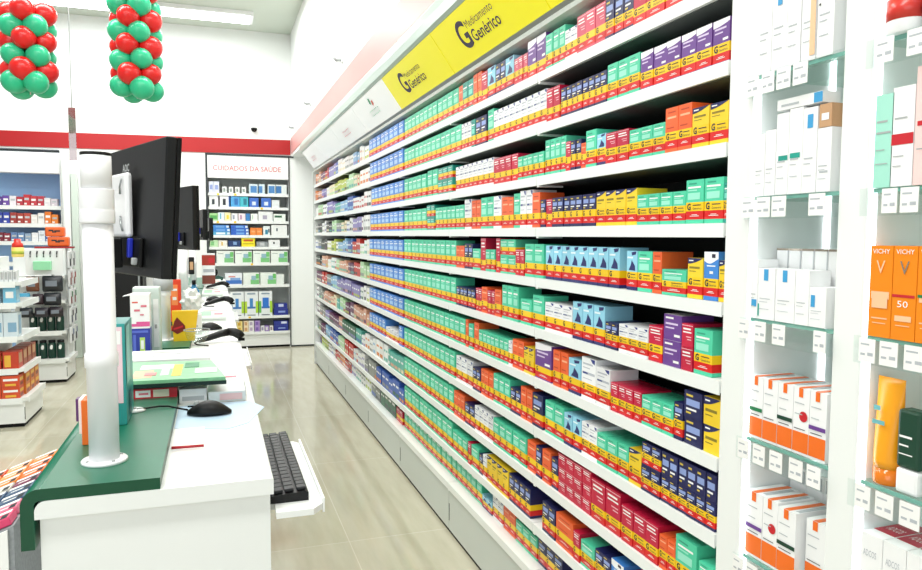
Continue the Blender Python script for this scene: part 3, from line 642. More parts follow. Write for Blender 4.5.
# right niche
z = NZ[0]+.0006
t = root('cream_jar', 'round white jar with a wide red label on the uppermost glass shelf, right niche', 'jar', (XS+.024,.956,z))
b = MB(); b.lathe([(0,0),(.030,0),(.032,.004),(.032,.062),(.030,.066),(0,.066)], n=32); put('body', b, WC, t)
b = MB(); b.lathe([(.0325,.024),(.0325,.060)], n=32); put('label_wrap', b, mat('jar red', '#d8392f', .3, noise=.03), t)
b = MB(); b.lathe([(0,.0662),(.033,.0662),(.033,.09),(.030,.094),(0,.094)], n=32); put('lid', b, WHITEP, t)
t = root('cream_jar', 'pale blue jar beside the red-labelled jar at the right edge', 'jar', (XS+.03,.886,z))
b = MB(); b.lathe([(0,0),(.034,0),(.036,.004),(.036,.09),(0,.09)], n=32); put('body', b, WC, t)
b = MB(); b.lathe([(.0365,.03),(.0365,.085)], n=32); put('label_wrap', b, mat('jar blue', '#6fc3ea', .3, noise=.03), t)
b = MB(); b.lathe([(0,.0902),(.037,.0902),(.037,.11),(0,.11)], n=32); put('lid', b, WHITEP, t)
z = NZ[1]+.0006
product('skincare_carton', 'tall mint green carton on the second glass shelf, right niche', 'carton', .9685, z, .036, .05, .165, MINTC, [(.1,.7,.7,.72,GREY),(.1,.58,.9,.6,GREY),(.1,.4,.6,.41,GREY),(.1,.25,.8,.26,GREY)])
product('skincare_carton', 'tall white carton with a red band on the second glass shelf', 'carton', .931, z, .042, .05, .172, WC, [(0,.42,1,.53,REDC),(.12,.68,.7,.695,GREY),(.12,.30,.6,.31,GREY),(.12,.2,.5,.21,GREY)])
product('skincare_carton', 'pale pink carton at the right edge on the second glass shelf', 'carton', .886, z, .044, .05, .20, PINKC, [(.1,.5,.9,.54,REDC),(.1,.3,.6,.31,GREY)])
z = NZ[2]+.0006
for i, (y, lb, ex) in enumerate([(.961,'orange sunscreen box with pale V, leftmost of the orange row',0),(.914,'orange sunscreen box with grey V, red bar and number fifty',1),(.867,'orange sunscreen box with green bar at the right edge',2)]):
    it = [(.1,.42,.9,.50,PEACH),(.15,.2,.85,.215,PEACH),(.2,.15,.8,.16,PEACH)]
    tx = [('VICHY',.12,.915,.76,.05,PW),('V',.30,.70,.40,.14,PEACH if i == 0 else SIL)]
    if ex == 0: it += [(.15,.32,.85,.44,PEACH)]
    if ex == 1: it = [(.0,.455,.95,.485,REDC),(.15,.2,.85,.26,PEACH),(.2,.15,.8,.16,PEACH)]; tx.append(('50',.25,.35,.45,.07,PW))
    if ex == 2: it += [(.05,.47,.95,.50,GRN)]
    product('sunscreen_box', lb, 'box', y, z, .0455, .055, .165, ORY, it, texts=tx, group='orange sunscreen boxes')
z = NZ[3]+.0006
def tube(x, y, z, w, h, m_body, cap_m, label, cap=.03):
    t = root('lotion_tube', label, 'tube', (x,y,z))
    b = MB(); b.lathe([(0,0),(w*.42,0),(w*.44,.003),(w*.44,cap),(0,cap)], n=28); put('cap', b, cap_m, t)
    b = MB(); rows = []
    for i in range(13):
        q = i/12; zz = cap+.0003+q*(h-cap); rx = w*.42*(1-q**1.6)+.0015; ry = w*.44+(w*.5-w*.44)*q
        rows.append([(rx*math.cos(2*PI*j/28), ry*math.sin(2*PI*j/28), zz) for j in range(28)])
    b.grid(rows, 0, True); b.face(list(reversed(rows[0]))); b.face(rows[-1]); put('body', b, m_body, t)
    return t
YOR = mat('yellow orange tube', '#f5a31a', .28, noise=.05, nscale=25)
t = tube(XS+.036, .962, z, .056, .195, YOR, mat('clear orange cap', '#e07a1e', .15, noise=.05), 'yellow-orange sunscreen tube standing on its cap beside the dark green bottle')
b = MB()
rect(b, lambda a,q: (-.0235, -a, q), -.018, .11, .008, .118, 0); rect(b, lambda a,q: (-.0205, -a, q), -.018, .135, -.004, .144, 0); put('blue_label', b, mat('label blue', '#6fb3b8', .4), t)
tube(XS+.095, .905, z, .075, .19, mat('deep orange tube', '#dd7413', .3, noise=.05), mat('white cap', '#eee9e0', .3), 'deep orange tube standing behind the dark green bottle')
t = root('shampoo_bottle', 'dark green bottle with white base at the right edge on fourth glass shelf', 'bottle', (XS+.026,.905,z))
b = MB(); b.box(-.016,-.022,0,.016,.022,.045,0,.006); put('base_band', b, WHITEP, t)
b = MB(); b.box(-.016,-.022,.0452,.016,.022,.15,0,.006)
rect(b, lambda a,q: (-.0165,-a,q), -.016,.1,.008,.104,1); rect(b, lambda a,q: (-.0165,-a,q), -.016,.085,.002,.088,1); rect(b, lambda a,q: (-.0165,-a,q), -.016,.07,.01,.072,1); put('body', b, [DGRN, PW], t)
z = NZ[4]+.0006
for i in range(4):
    y = .955-.0; yy = [.957,.957,.957,.957][i]; xx = XS+.012+i*.0
    o = product('cream_box', 'white box with crimson lid panel, %s from the left, low right-niche shelf' % ORD[i+1], 'box', .959-i*.047, z, .0455, .15, .176, WC, [(.1,.1,.7,.13,REDC),(.1,.4,.6,.42,LGREY)], x=XS+.008, group='white boxes with crimson lids', texts=[('ADCOS',.15,.76,.6,.07,TEXTG)])
    b = MB(); b.box(.03,-.0215,.1762,.12,.0215,.1768,0)
    add_text(b, 'ADCOS', lambda a,q: (.05+q*.02, .014-a*.028, .1771), 0, 0, w=1, h=1, m=1); put('lid_panel', b, [CRIM, PW], o)

# ------------------------------------------------------------------ service counters
HC = 1.09
MATG = mat('dark green mat edge', '#084a30', .4, noise=.05, nscale=12)
def counter(y0, L, label):
    t = root('service_counter', label, 'counter', (0, y0, 0), group='service counter units in a row')
    b = MB(); b.box(-.296, .0, .0, .092, .022, HC-.032); put('end_panel', b, WHITE, t)
    b = MB(); b.box(-.296, .0225, .06, .0, L, HC-.032); b.box(0, .0225, .06, .092, L, .94); put('cabinet_body', b, WHITE, t)
    b = MB(); b.box(-.255, .05, 0, .06, L-.02, .06); put('plinth', b, DARK, t)
    prof = [(-.284,HC-.0315),(.098,HC-.0315),(.098,HC-.003),(.095,HC),(-.284,HC)]
    # rounded customer-side corner
    prof += [(-.284-.018*math.sin(a*PI/12), HC-.018+.018*math.cos(a*PI/12)) for a in range(1,7)]+[(-.302,HC-.0315)]
    b = MB(); b.prism(prof, 'y', -.012, L); put('worktop', b, WHITE, t)
    # green board over the worktop, rolling down the customer side
    o_, th = [], .021
    R0 = .03
    outer = [(-.101,HC+th+.0005)]+[(-.294-(R0)*math.sin(a*PI/16), HC+th+.0005-R0+R0*math.cos(a*PI/16)) for a in range(0,9)]+[(-.324,1.005)]
    ri = R0-th
    inner = [(-.101,HC+.0005)]+[(-.294-ri*math.sin(a*PI/16), HC+.0005-ri+ri*math.cos(a*PI/16)) for a in range(0,9)]+[(-.303,1.005)]
    b = MB()
    for i in range(len(outer)-1):
        A,B_,C_,D = outer[i],outer[i+1],inner[i+1],inner[i]
        b.face([(A[0],-.010,A[1]),(B_[0],-.010,B_[1]),(B_[0],L-.02,B_[1]),(A[0],L-.02,A[1])],0, 0<i<9)
        b.face([(D[0],-.010,D[1]),(D[0],L-.02,D[1]),(C_[0],L-.02,C_[1]),(C_[0],-.010,C_[1])],0)
        b.face([(A[0],-.010,A[1]),(D[0],-.010,D[1]),(C_[0],-.010,C_[1]),(B_[0],-.010,B_[1])],1); b.face([(A[0],L-.02,A[1]),(B_[0],L-.02,B_[1]),(C_[0],L-.02,C_[1]),(D[0],L-.02,D[1])],1)
    b.face([(outer[0][0],-.010,outer[0][1]),(outer[0][0],L-.02,outer[0][1]),(inner[0][0],L-.02,inner[0][1]),(inner[0][0],-.010,inner[0][1])],1)
    e = outer[-1]; q = inner[-1]; b.face([(e[0],-.010,e[1]),(q[0],-.010,q[1]),(q[0],L-.02,q[1]),(e[0],L-.02,e[1])],1)
    put('green_board', b, [GREEN, MATG], t)
    # pull-out keyboard tray
    b = MB()
    b.prism([(.102,-.019),(.172,-.019),(.192,.006),(.192,.436),(.180,.456),(.004,.456),(.004,.03),(.102,.03)], 'z', 1.012, 1.024)
    put('keyboard_tray', b, WHITE, t)
    b = MB(); b.prism([(.1925,.006),(.1965,.006),(.1965,.436),(.1925,.436)], 'z', 1.005, 1.034); put('tray_lip', b, WHITEP, t)
    b = MB(); b.box(.02,.08,1.0,.17,.092,1.0115); b.box(.02,.42,1.0,.17,.432,1.0115); put('tray_runner', b, STEEL, t)
    return t
CY = [1.384, 2.985, 4.64, 6.295]
c0 = counter(CY[0], 1.58, 'nearest white service counter unit with a green board along its edge')
for i in (1,2,3):
    cc = dup(c0, (0, CY[i], 0), label='white service counter unit with green board, %s from the near end of the row' % ORD[i+1])
    for ch in cc.children:
        if ch.name.startswith(('keyboard_tray','tray_')): ch.location.x = -.062

# ---- white pvc monitor poles
ZG = HC+.0217
def pole():
    t = root('monitor_pole', 'nearest white pipe pole with black rim standing on a round flange', 'pole', (-.209,1.508,ZG), group='white pipe poles on the counters')
    b = MB(); b.lathe([(0,0),(.047,0),(.047,.004),(.045,.006),(.031,.0065)], n=36); 
    put('flange', b, PVC, t)
    b = MB()
    for a in range(4):
        c = (.038*math.cos(.6+a*PI/2), .038*math.sin(.6+a*PI/2), .0062)
        b.lathe([(0,0),(.0035,0),(.003,.0015),(0,.002)], c, 10)
    put('flange_screw', b, STEEL, t)
    b = MB(); b.lathe([(.0305,.0066),(.0305,.184),(.0335,.186),(.0338,.2),(.0335,.212),(.0305,.214),(.0305,.458)], n=36); put('lower_pipe', b, PVC, t)
    b = MB(); b.lathe([(.0305,.4585),(.0345,.459),(.0350,.463),(.0350,.480),(.0342,.484),(.0335,.485),(.0340,.487),(.0340,.522),(.0335,.524),(.0305,.5245)], n=36); put('coupling', b, PVC, t)
    b = MB(); b.lathe([(.0305,.525),(.0305,.586),(.0285,.5862),(.0285,.56),(0,.56)], n=36); put('upper_pipe', b, PVC, t)
    b = MB(); b.lathe([(.0283,.5865),(.0308,.5865),(.0308,.592),(.0283,.592),(.0283,.5865)], n=36, caps=False); put('black_rim', b, BLACK, t)
    return t
p0 = pole(); p0.scale = (.88,.88,1)
PY = [1.535, 3.195, 4.86, 6.5]
PXs = [-.212, -.205, -.19, -.178]
for i in (1,2,3): dup(p0, (PXs[i],PY[i],ZG), label='white pipe pole on the counter, %s from the near end' % ORD[i+1])

# ---- monitors, seen from behind
BLUEV = mat('blue plug', '#2230b8', .4)
def monitor(W, HH, label):
    """local: +x = screen normal, y = along the panel (0 near edge), z up from panel bottom"""
    t = root('monitor', label, 'monitor', group='black monitors on the counter poles')
    b = MB(); b.box(-.022, 0, 0, .0, W, HH, 0, .003); put('rear_shell', b, BLACK, t)
    b = MB(); b.box(.0003, 0, 0, .010, W, HH, 0, .002); put('bezel_frame', b, BLACKM, t)
    b = MB(); b.box(.0103, .012, .02, .0112, W-.012, HH-.012); put('screen', b, mat('dark screen', '#10151c', .1), t)
    cy = W*.52
    b = MB(); b.box(-.030, cy-.14, .02, -.0223, cy+.10, .085, 0, .003); put('port_panel', b, BLACKM, t)
    for (yy, zz, m, n_) in ((cy-.085,.06,BLUEV,'video_plug'),(cy-.12,.045,GREY,'power_plug')):
        b = MB(); b.box(-.042, yy-.006, zz-.02, -.0303, yy+.006, zz+.024 if m is BLUEV else zz-.004, 0, .003); put(n_, b, m, t)
    return t
mon = monitor(.50, .298, 'large black monitor seen from behind on the nearest white pole')
ang = math.atan2(.37, .929)     # screen normal direction
mon.location = (-.086, 1.615, 1.456); mon.rotation_euler = (0,.06,ang)
# local y must run away from the near edge: direction (-.37,.929)
def mloc(x, y, z): # monitor local -> world
    c, s = math.cos(ang), math.sin(ang)
    return (-.084+x*c-y*s, 1.617+x*s+y*c, 1.456+z)
# bracket plate with two clips, holding the monitor to the pole
t = root('monitor_bracket', 'white rounded bracket plate with two metal clips joining the nearest pole and monitor', 'bracket', mloc(-.0235,.235,.088), ang)
b = MB(); b.box(-.016,-.055,0,0,.075,.146,0,.007); put('plate', b, PVC, t)
b = MB()
b.tube([(-.0195,-.026,.098),(-.0215,-.032,.113),(-.0195,-.040,.132)], .0022, 6); put('clip', b, STEEL, t)
b = MB(); b.tube([(-.0195,-.038,.014),(-.0215,-.032,.028),(-.0195,-.024,.048)], .0022, 6); put('clip', b, STEEL, t)
b = MB(); b.box(-.05,.078,.05,-.002,.10,.09,0,.004); put('arm', b, PVC, t)
t = root('brand_emblem', 'grey maker lettering above the bracket plate on the monitor back', 'emblem', mloc(-.0228,.225,.238), ang)
b = MB(); add_text(b, 'AOC', lambda a,q: (-.0004,-a,q), -.03, 0, w=.05, h=.018, m=0, bold=.03); put('lettering', b, GREY, t)
b = MB(); rect(b, lambda a,q: (-.0004,-a,q), -.032, -.006, .022, -.003, 0); put('underline', b, GREY, t)
# black adapter box and cables hanging under the plate
t = root('cable_box', 'black socket box hanging below the bracket plate behind the nearest monitor', 'box', mloc(-.052,.235,.020), ang)
b = MB(); b.box(-.035,-.07,0,0,.06,.066,0,.004); put('housing', b, BLACKM, t)
b = MB(); b.box(-.037,-.012,.01,-.0352,.012,.05,0,.0005); put('socket', b, BLACK, t)
b = MB(); P0 = mloc(-.05,.24,.075)
pts = []
for i in range(19):
    a = PI*.5+i/18*PI*1.15
    pts.append(mloc(-.094, .31+.035*math.cos(a-PI/2+.3)*1.0-.02, .04+.042*math.sin(a)))
b.tube(pts+[mloc(-.094,.19,.0)], .0035, 8)
tag(put('cord_loop', b, BLACKM), 'black cable looping between pole and the socket box of nearest monitor', 'cable')
# further monitors
def fm_(near, W, HH, z, rz, label):
    m_ = monitor(W, HH, label); m_.location = (near[0], near[1], z); m_.rotation_euler = (0,0,rz); return m_
fm_((-.075,3.62), .50, .305, 1.478, .34, 'black monitor seen from behind, second along the counter row')
fm_((-.052,5.18), .34, .21, 1.515, .12, 'slim black monitor seen almost edge-on, third along the counter row')
fm_((-.02,6.62), .36, .20, 1.50, .07, 'slim black monitor seen almost edge-on, farthest along the counter row')
for i, (px, py, pz, ex, ey) in enumerate([(PXs[1],PY[1],1.62,-.235,3.80),(PXs[2],PY[2],1.6,-.13,5.33),(PXs[3],PY[3],1.58,-.09,6.78)]):
    b = MB(); b.tube([(px+.035,py,pz),(ex*.5+px*.5,(py+ey)/2,pz),(ex,ey,pz)], .011, 8)
    tag(put('swing_bracket', b, PVC), 'white arm joining pole and monitor, %s along the counter row' % ORD[i+2], 'arm', 'monitor arms')

# ---- mouse, pad, cable
def mouse(label):
    t = root('computer_mouse', label, 'mouse', group='black computer mice')
    b = MB(); rows = []
    L, Wd, Hh = .108, .058, .034
    for i in range(15):
        q = i/14; s = math.sin(PI*min(max(q,.02),.98))**.5
        xw = -L/2+L*q; wy = Wd/2*s*(.86+.14*math.sin(PI*q)); hz = Hh*(.30+.70*math.sin(PI*(.12+.80*q)))*s**.6
        rows.append([(xw, wy*math.cos(a), .002+max(0,hz*math.sin(a))) for a in [PI*j/12 for j in range(13)]])
    b.grid(rows, 0); 
    for rr in (rows[0], rows[-1]): b.face(rr, 0)
    b.face([r_[0] for r_ in rows]+[r_[-1] for r_ in reversed(rows)], 0)
    put('shell', b, BLACK, t)
    b = MB(); b.lathe([(0,-.004),(.008,-.004),(.009,0),(.008,.004),(0,.004)], n=16); put('wheel', b, GREY, t, loc=(-.030,0,.0265), rot=(PI/2,0,0))
    b = MB(); b.box(-.053,-.0008,.0195,-.038,.0008,.0235); put('button_seam', b, BLACKM, t)
    return t
m0 = mouse('black computer mouse on pale blue sheet, nearest on the counter'); m0.location = (-.020,1.915,HC+.0022); m0.rotation_euler = (0,0,-.12)
b = MB(); b.prism([(-.098,2.03),(-.02,2.045),(.084,2.04),(.118,1.955),(.072,1.80),(.02,1.755),(-.098,1.80)], 'z', HC+.0004, HC+.0014)
tag(put('mouse_sheet', b, mat('pale blue sheet', '#bcd6ea', .4, noise=.02)), 'pale blue sheet under the nearest computer mouse', 'sheet')
b = MB(); b.box(-.098,1.63,HC+.0016,-.03,1.79,HC+.0022); tag(put('note_paper', b, mat('white paper', '#f2f2ef', .6, noise=.01)), 'white note paper in front of the nearest mouse', 'paper')
b = MB(); b.tube([(-.095,1.618,HC+.0055),(-.03,1.616,HC+.0055)], [.0034,.003], 8); tag(put('red_pen', b, mat('red pen', '#b5202c', .35)), 'thin red pen lying along the near edge of note paper', 'pen')
b = MB(); b.tube([(-.072,1.918,HC+.016),(-.10,1.925,HC+.022),(-.118,1.93,HC+.0262),(-.14,1.935,HC+.0265),(-.168,1.925,HC+.026),(-.19,1.915,HC+.027)], .0024, 8)
tag(put('mouse_cable', b, BLACKM), 'thin black cable running from nearest mouse to the white puck', 'cable')
t = root('cable_puck', 'white round cable puck on the green board', 'cable holder', (-.197,1.922,ZG)); b = MB(); b.lathe([(0,0),(.026,0),(.027,.003),(.02,.006),(0,.0065)], n=28); put('disc', b, PVC, t)
b = MB(); b.lathe([(0,.0066),(.006,.0066),(.005,.009),(0,.009)], n=12); put('hub', b, GREY, t)
# ---- keyboard on the tray
t = root('keyboard', 'black keyboard on the pull-out tray of the nearest counter', 'keyboard', (.022,1.412,1.0245))
b = MB(); b.prism([(0,.0),(.146,0),(.146,.016),(.14,.019),(.006,.011),(0,.008)], 'y', 0, .445); put('case', b, BLACK, t)
rows_ = [(.012,.024,22),(.037,.02,18),(.058,.02,18),(.079,.02,18),(.100,.02,18),(.124,.016,20)]
KEY = mat('keycap black', '#26282b', .5, noise=.05)
KM = {}
for (x0, dx, n) in rows_:
    p = .429/n
    if n not in KM:
        kb_ = MB(); kb_.box(0,0,0,.018,p*.86,.006,0,.0012); KM[n] = kb_.mesh('key', [KEY])
    for i in range(n):
        link('key', KM[n], t, (x0, .008+i*p, .0115+(x0+.009)*.058), rot=(0,-.058,0))
# ---- brochure / boxes / leaflets behind the nearest pole
def pbox(name, label, cat, x0, y0, z0, x1, y1, z1, body, decs=(), bev=0.0, group=None, parent=None, rz=0):
    """box with printed rectangles on faces: decs (face, a0,b0,a1,b1, mat); face in 'f' (-y), 'r' (+x), 't' (top), fractions from the viewer's lower left"""
    w, d, h = x1-x0, y1-y0, z1-z0
    b = MB(); b.box(-w/2,-d/2,0,w/2,d/2,h,0,bev); mats = [body]
    me = b.mesh(name, mats); bm = bmesh.new(); bm.from_mesh(me); db = MB()
    e = .0004
    FR = {'f': lambda a,q: (-w/2+a*w, -d/2-e, q*h), 'r': lambda a,q: (w/2+e, -d/2+a*d, q*h), 't': lambda a,q: (-w/2+a*w, -d/2+q*d, h+e), 'l': lambda a,q: (-w/2-e, d/2-a*d, q*h)}
    for (fc, a0,b0,a1,b1, m) in decs:
        e += .0003
        if m not in mats: mats.append(m)
        rect(db, FR[fc], a0,b0,a1,b1, mats.index(m))
    vs = [bm.verts.new(v) for v in db.v]
    for fcs, m in zip(db.f, db.m): bm.faces.new([vs[i] for i in fcs]).material_index = m
    bm.to_mesh(me); bm.free()
    for q in mats[1:]: me.materials.append(q)
    o = link(name, me, parent, ((x0+x1)/2,(y0+y1)/2,z0), rz)
    if label: tag(o, label, cat, group)
    return o
TEALB = mat('teal carton', '#2f9a97', .35, noise=.06, nscale=20); PKP = mat('pink panel', '#ecd0d8', .4, noise=.1, nscale=40)
pbox('display_carton', 'tall teal display carton with pink-white panel behind the nearest pole', 'carton', -.262,1.785,ZG,-.198,1.93,ZG+.235, TEALB, [('f',.2,.22,.9,.97,PKP),('f',.3,.8,.85,.93,PW),('r',.05,.4,.5,.97,mat('pale teal print','#8ccfc9',.4)),('r',.3,.05,.6,.3,mat('dark teal print','#1d6a74',.4)),('f',.1,.05,.5,.18,mat('dark teal print','#1d6a74',.4))], .002)
t = root('leaflet_holder', 'orange backed leaflet holder just behind and left of the nearest pole', 'leaflet holder', (-.262,1.655,ZG))
b = MB(); b.box(-.006,-.02,0,.012,.03,.095,0,.002); put('orange_side', b, mat('orange board', '#ee6f1f', .4, noise=.04), t)
b = MB(); b.box(-.014,.0,.02,-.0065,.055,.092); put('leaflet', b, [PW], t)
b = MB(); b.box(-.024,.03,.04,-.0145,.055,.088); put('leaflet', b, mat('plum leaflet', '#5d2b66', .4, noise=.1), t)
# flyers and thin boxes
pbox('medicine_pack', 'flat red and white pack lying under the magazine pile', 'pack', -.236,2.06,ZG,-.104,2.16,ZG+.026, mat('red pack', '#cf2a3a', .4, noise=.05), [('f',.22,.15,.5,.85,PW),('f',.55,.12,.85,.88,mat('pale pack','#e5ddc9',.4)),('f',.28,.4,.46,.6,PINKT)])
pbox('medicine_pack', 'flat white pack beside the red one under the magazine pile', 'pack', -.098,2.06,HC+.0006,-.028,2.16,HC+.04, WC, [('f',.1,.2,.9,.5,LGREY)])
pbox('acrylic_tray', 'low clear tray of white and pink slips at the counter edge', 'tray', -.024,2.05,HC+.0006,.075,2.36,HC+.03, mat('frosted tray', '#dfe6e6', .25, noise=.05, nscale=15), [('t',.1,.5,.9,.9,PW),('t',.2,.62,.8,.72,PINKT),('f',.3,.2,.9,.8,mat('pink slip','#e9c4c4',.4)),('r',.1,.2,.6,.8,PW)], .002)
MAG = mat('green magazine', '#8fcf9f', .35, noise=.25, nscale=60)
b = MB(); b.prism([(-.235,2.055),(.022,2.045),(-.015,2.33),(-.252,2.36)], 'z', ZG+.0405, ZG+.050)
o = put('magazine', b, [MAG]); tag(o, 'open green magazine on top of the flyer pile behind the nearest mouse', 'magazine')
b = MB()
pz = ZG+.0502
for (x0,y0,x1,y1,c) in [(-.22,2.09,-.17,2.20,'#e8b89a'),(-.21,2.22,-.12,2.29,'#f4f4f0'),(-.12,2.10,-.095,2.28,'#f0d14a'),(-.15,2.11,-.128,2.26,'#c9e7d2'),(-.06,2.12,.0,2.2,'#cfe6d6'),(-.09,2.22,-.05,2.3,'#3c8f66'),(-.19,2.12,-.16,2.16,'#e38a8f')]:
    m_ = mat('print '+c, c, .4)
    bb = MB(); bb.box(x0,y0,ZG+.0501,x1,y1,pz+.0003); pz += .0002; put('picture', bb, m_, o)
b = MB(); b.prism([(-.237,2.053),(.024,2.043),(.02,2.10),(-.24,2.11)], 'z', ZG+.030, ZG+.0402); put('dark_cover', b, mat('dark cover', '#14302a', .4), o)
pbox('paper_pile', 'white printed paper pile behind the green magazine', 'papers', -.27,2.42,ZG,-.02,2.62,ZG+.045, mat('white papers', '#eef0ee', .5, noise=.03), [('t',.1,.3,.5,.4,LGREY),('t',.55,.5,.8,.62,LGREY),('t',.2,.7,.9,.74,GREY),('f',.0,.2,1,.35,GREY)])
pbox('carton', 'navy blue carton with lime capsule picture below the white-pink carton', 'carton', -.286,2.76,ZG,-.224,2.83,ZG+.104, mat('navy carton', '#2c3aa0', .35, noise=.05), [('f',.45,.12,.72,.7,mat('lime picture','#b9d96a',.4)),('f',.5,.3,.66,.6,PW),('f',.1,.2,.25,.8,mat('mid blue','#5a6fd0',.4)),('f',.05,.86,.9,.94,mat('mid blue','#5a6fd0',.4))], .001)
pbox('carton', 'white carton with pink swoosh standing on the navy blue carton', 'carton', -.287,2.76,ZG+.1046,-.224,2.83,ZG+.228, WC, [('f',0,.06,1,.14,mat('magenta swoosh','#e05a98',.4)),('f',.3,.14,1,.2,mat('magenta swoosh','#e05a98',.4)),('f',.1,.74,.4,.78,REDT),('f',.55,.62,.85,.68,PINKT),('f',.2,.5,.5,.56,PINKT),('f',.5,.38,.7,.42,PINKT)], .001)
t = root('paper_dispenser', 'tall pale grey-green dispenser box standing behind the stacked cartons', 'dispenser', (-.238,2.90,HC+.022))
b = MB(); b.box(-.052,-.03,0,.042,.03,.245,0,.006); put('housing', b, mat('pale grey green', '#cfdcd6', .35, noise=.03, nscale=12), t)
b = MB(); b.box(.018,-.0316,.02,.036,-.0304,.2); b.box(.022,-.033,.09,.03,-.0318,.105,1); put('front_strip', b, [WHITEP, GREY], t)
t = root('yellow_bag', 'yellow folded bag with dark red emblem beside the second pole', 'bag', (-.122,3.165,ZG))
b = MB(); b.prism([(-.045,0),(.036,0),(.052,.125),(-.050,.125)], 'y', -.02, .02); put('pouch', b, mat('yellow bag', '#f1c11b', .4, noise=.06), t)
b = MB(); b.face([(-.052,-.0212,.045),(-.03,-.0212,.03),(.002,-.0212,.045),(.0,-.0212,.065),(-.03,-.0212,.10),(-.04,-.0212,.085)]); put('emblem', b, mat('dark red emblem', '#7c1f1b', .4), t)
b = MB(); b.face([(-.044,-.0216,.047),(-.008,-.0216,.058),(-.008,-.0216,.066),(-.044,-.0216,.055)]); put('emblem_band', b, REDC, t)
# wire cup around the bag
t = root('glass_bowl', 'clear round bowl in front of the yellow bag', 'bowl', (-.075,3.09,ZG))
b = MB(); b.lathe([(0,0),(.03,0),(.042,.02),(.05,.05),(.048,.05),(.04,.02),(.028,.003),(0,.003)], n=28, caps=False); put('bowl_wall', b, ACRY, t)
b = MB(); b.lathe([(.049,.0502),(.0515,.0505),(.0515,.0535),(.049,.0535),(.049,.0502)], n=28, caps=False); put('rim', b, GREY, t)
# crumpled white plastic bag
bm = bmesh.new(); bmesh.ops.create_icosphere(bm, subdivisions=3, radius=1)
for v in bm.verts:
    n_ = 1+.22*math.sin(v.co.x*7+1)*math.cos(v.co.z*9)+.13*math.sin(v.co.y*13+v.co.z*5)
    v.co = Vector((v.co.x*.045*n_, v.co.y*.04*n_, max(v.co.z,-.7)*.058*n_))
b = MB(); b.add_bm(bm); o = put('plastic_bag', b, mat('white plastic film', '#e6eaea', .3, noise=.06, nscale=40), None, (-.10,3.36,ZG+.17)); tag(o, 'crumpled white plastic bag rising behind the yellow bag', 'plastic bag')
o.location.z = ZG+.145
t_ = pbox('support_box', 'plain white box under the crumpled plastic bag', 'box', -.14,3.32,ZG,-.06,3.40,ZG+.088, WC, [('f',.2,.4,.8,.5,LGREY)])
pbox('snack_packet', 'orange-red packet standing beside the second pole', 'packet', -.205,3.50,ZG,-.15,3.53,ZG+.235, mat('orange red packet','#e8421d',.35,noise=.06), [('f',.25,.5,.75,.9,mat('orange print2','#f58a4a',.4)),('f',.35,.6,.65,.66,PW),('f',.3,.78,.7,.82,PW),('f',0,.1,1,.18,DARK)], .003)

# ---- barcode scanners, more mice, leaflets on the farther units
def scanner(label):
    t = root('barcode_scanner', label, 'barcode scanner', group='black barcode scanners')
    b = MB(); b.tube([(-.09,-.03,.014),(-.05,-.015,.022),(0,0,.036),(.035,.008,.042)], [.010,.013,.015,.017], 10); put('handle', b, BLACK, t)
    b = MB(); b.tube([(.03,.008,.043),(.055,.008,.04),(.075,.004,.03),(.088,0,.017)], [.017,.019,.020,.016], 10); put('scan_head', b, BLACK, t)
    b = MB(); b.box(.07,-.014,.004,.098,.016,.0135); put('window', b, BLACKM, t)
    b = MB(); b.tube([(-.09,-.03,.014),(-.105,-.05,.006),(-.09,-.10,.006),(-.05,-.13,.006)], .003, 6); put('cord', b, BLACKM, t)
    return t
s0 = scanner('black barcode scanner lying across the second counter, nearest of the scanners'); s0.location = (-.02,3.22,HC+.0005)
s0.location = (.018,3.22,HC+.0005)
dup(s0, (.02,4.93,HC+.0005), .15, 'black barcode scanner on the third counter unit'); dup(s0, (.02,6.55,HC+.0005), .1, 'black barcode scanner on the farthest counter unit')
dup(m0, (-.026,3.66,HC+.0015), -.05, 'black computer mouse on the second counter behind the scanner')
dup(m0, (-.01,5.25,HC+.0015), -.05, 'black computer mouse on the third counter behind the scanner')
for i, (ya, yb_, c) in enumerate([(4.02,4.42,'#dfe9e2'),(5.62,6.1,'#dce8dd'),(6.95,7.5,'#d5e6da')]):
    o = pbox('leaflet_pile', 'white and green leaflet pile on the counter, %s from the near end' % ORD[i+1], 'leaflets', -.098,ya,HC+.0005,.05,yb_,HC+.022, mat('leaflet '+c, c, .45, noise=.05, nscale=20), [('t',.1,.2,.5,.8,mat('leaf green','#9fd0ae',.4)),('t',.6,.3,.9,.5,PINKT),('f',.02,.35,.98,.5,GREY),('t',.2,.85,.8,.9,PINKT)])
t = root('spray_bottle', 'blue spray bottle beside the third pole', 'bottle', (-.135,5.05,ZG))
b = MB(); b.lathe([(0,0),(.032,0),(.034,.01),(.033,.07),(.015,.095),(.012,.11),(0,.11)], n=20); put('body', b, mat('blue bottle','#3f93c9',.25,noise=.05), t)
b = MB(); b.box(-.012,-.03,.1102,.012,.02,.14,0,.004); put('spray_head', b, BLACK, t)
pbox('product_box', 'red topped white box standing at the far end of the counters', 'box', -.11,6.70,ZG,.0,6.80,ZG+.275, WC, [('f',0,.62,1,.95,mat('brick red','#b03222',.4,noise=.05)),('f',.5,.7,.95,.85,REDC),('f',.1,.4,.9,.5,TEXTG),('f',0,.02,1,.3,mat('brown print','#7a3a2c',.4))])
t = root('tape_dispenser', 'dark tape dispenser on the fourth counter unit', 'tape dispenser', (.0,7.65,HC+.0005))
b = MB(); b.prism([(-.07,0),(.07,0),(.08,.03),(.03,.05),(-.05,.03)], 'y', -.03, .03); put('base', b, mat('dark green plastic','#1f4a40',.4), t)
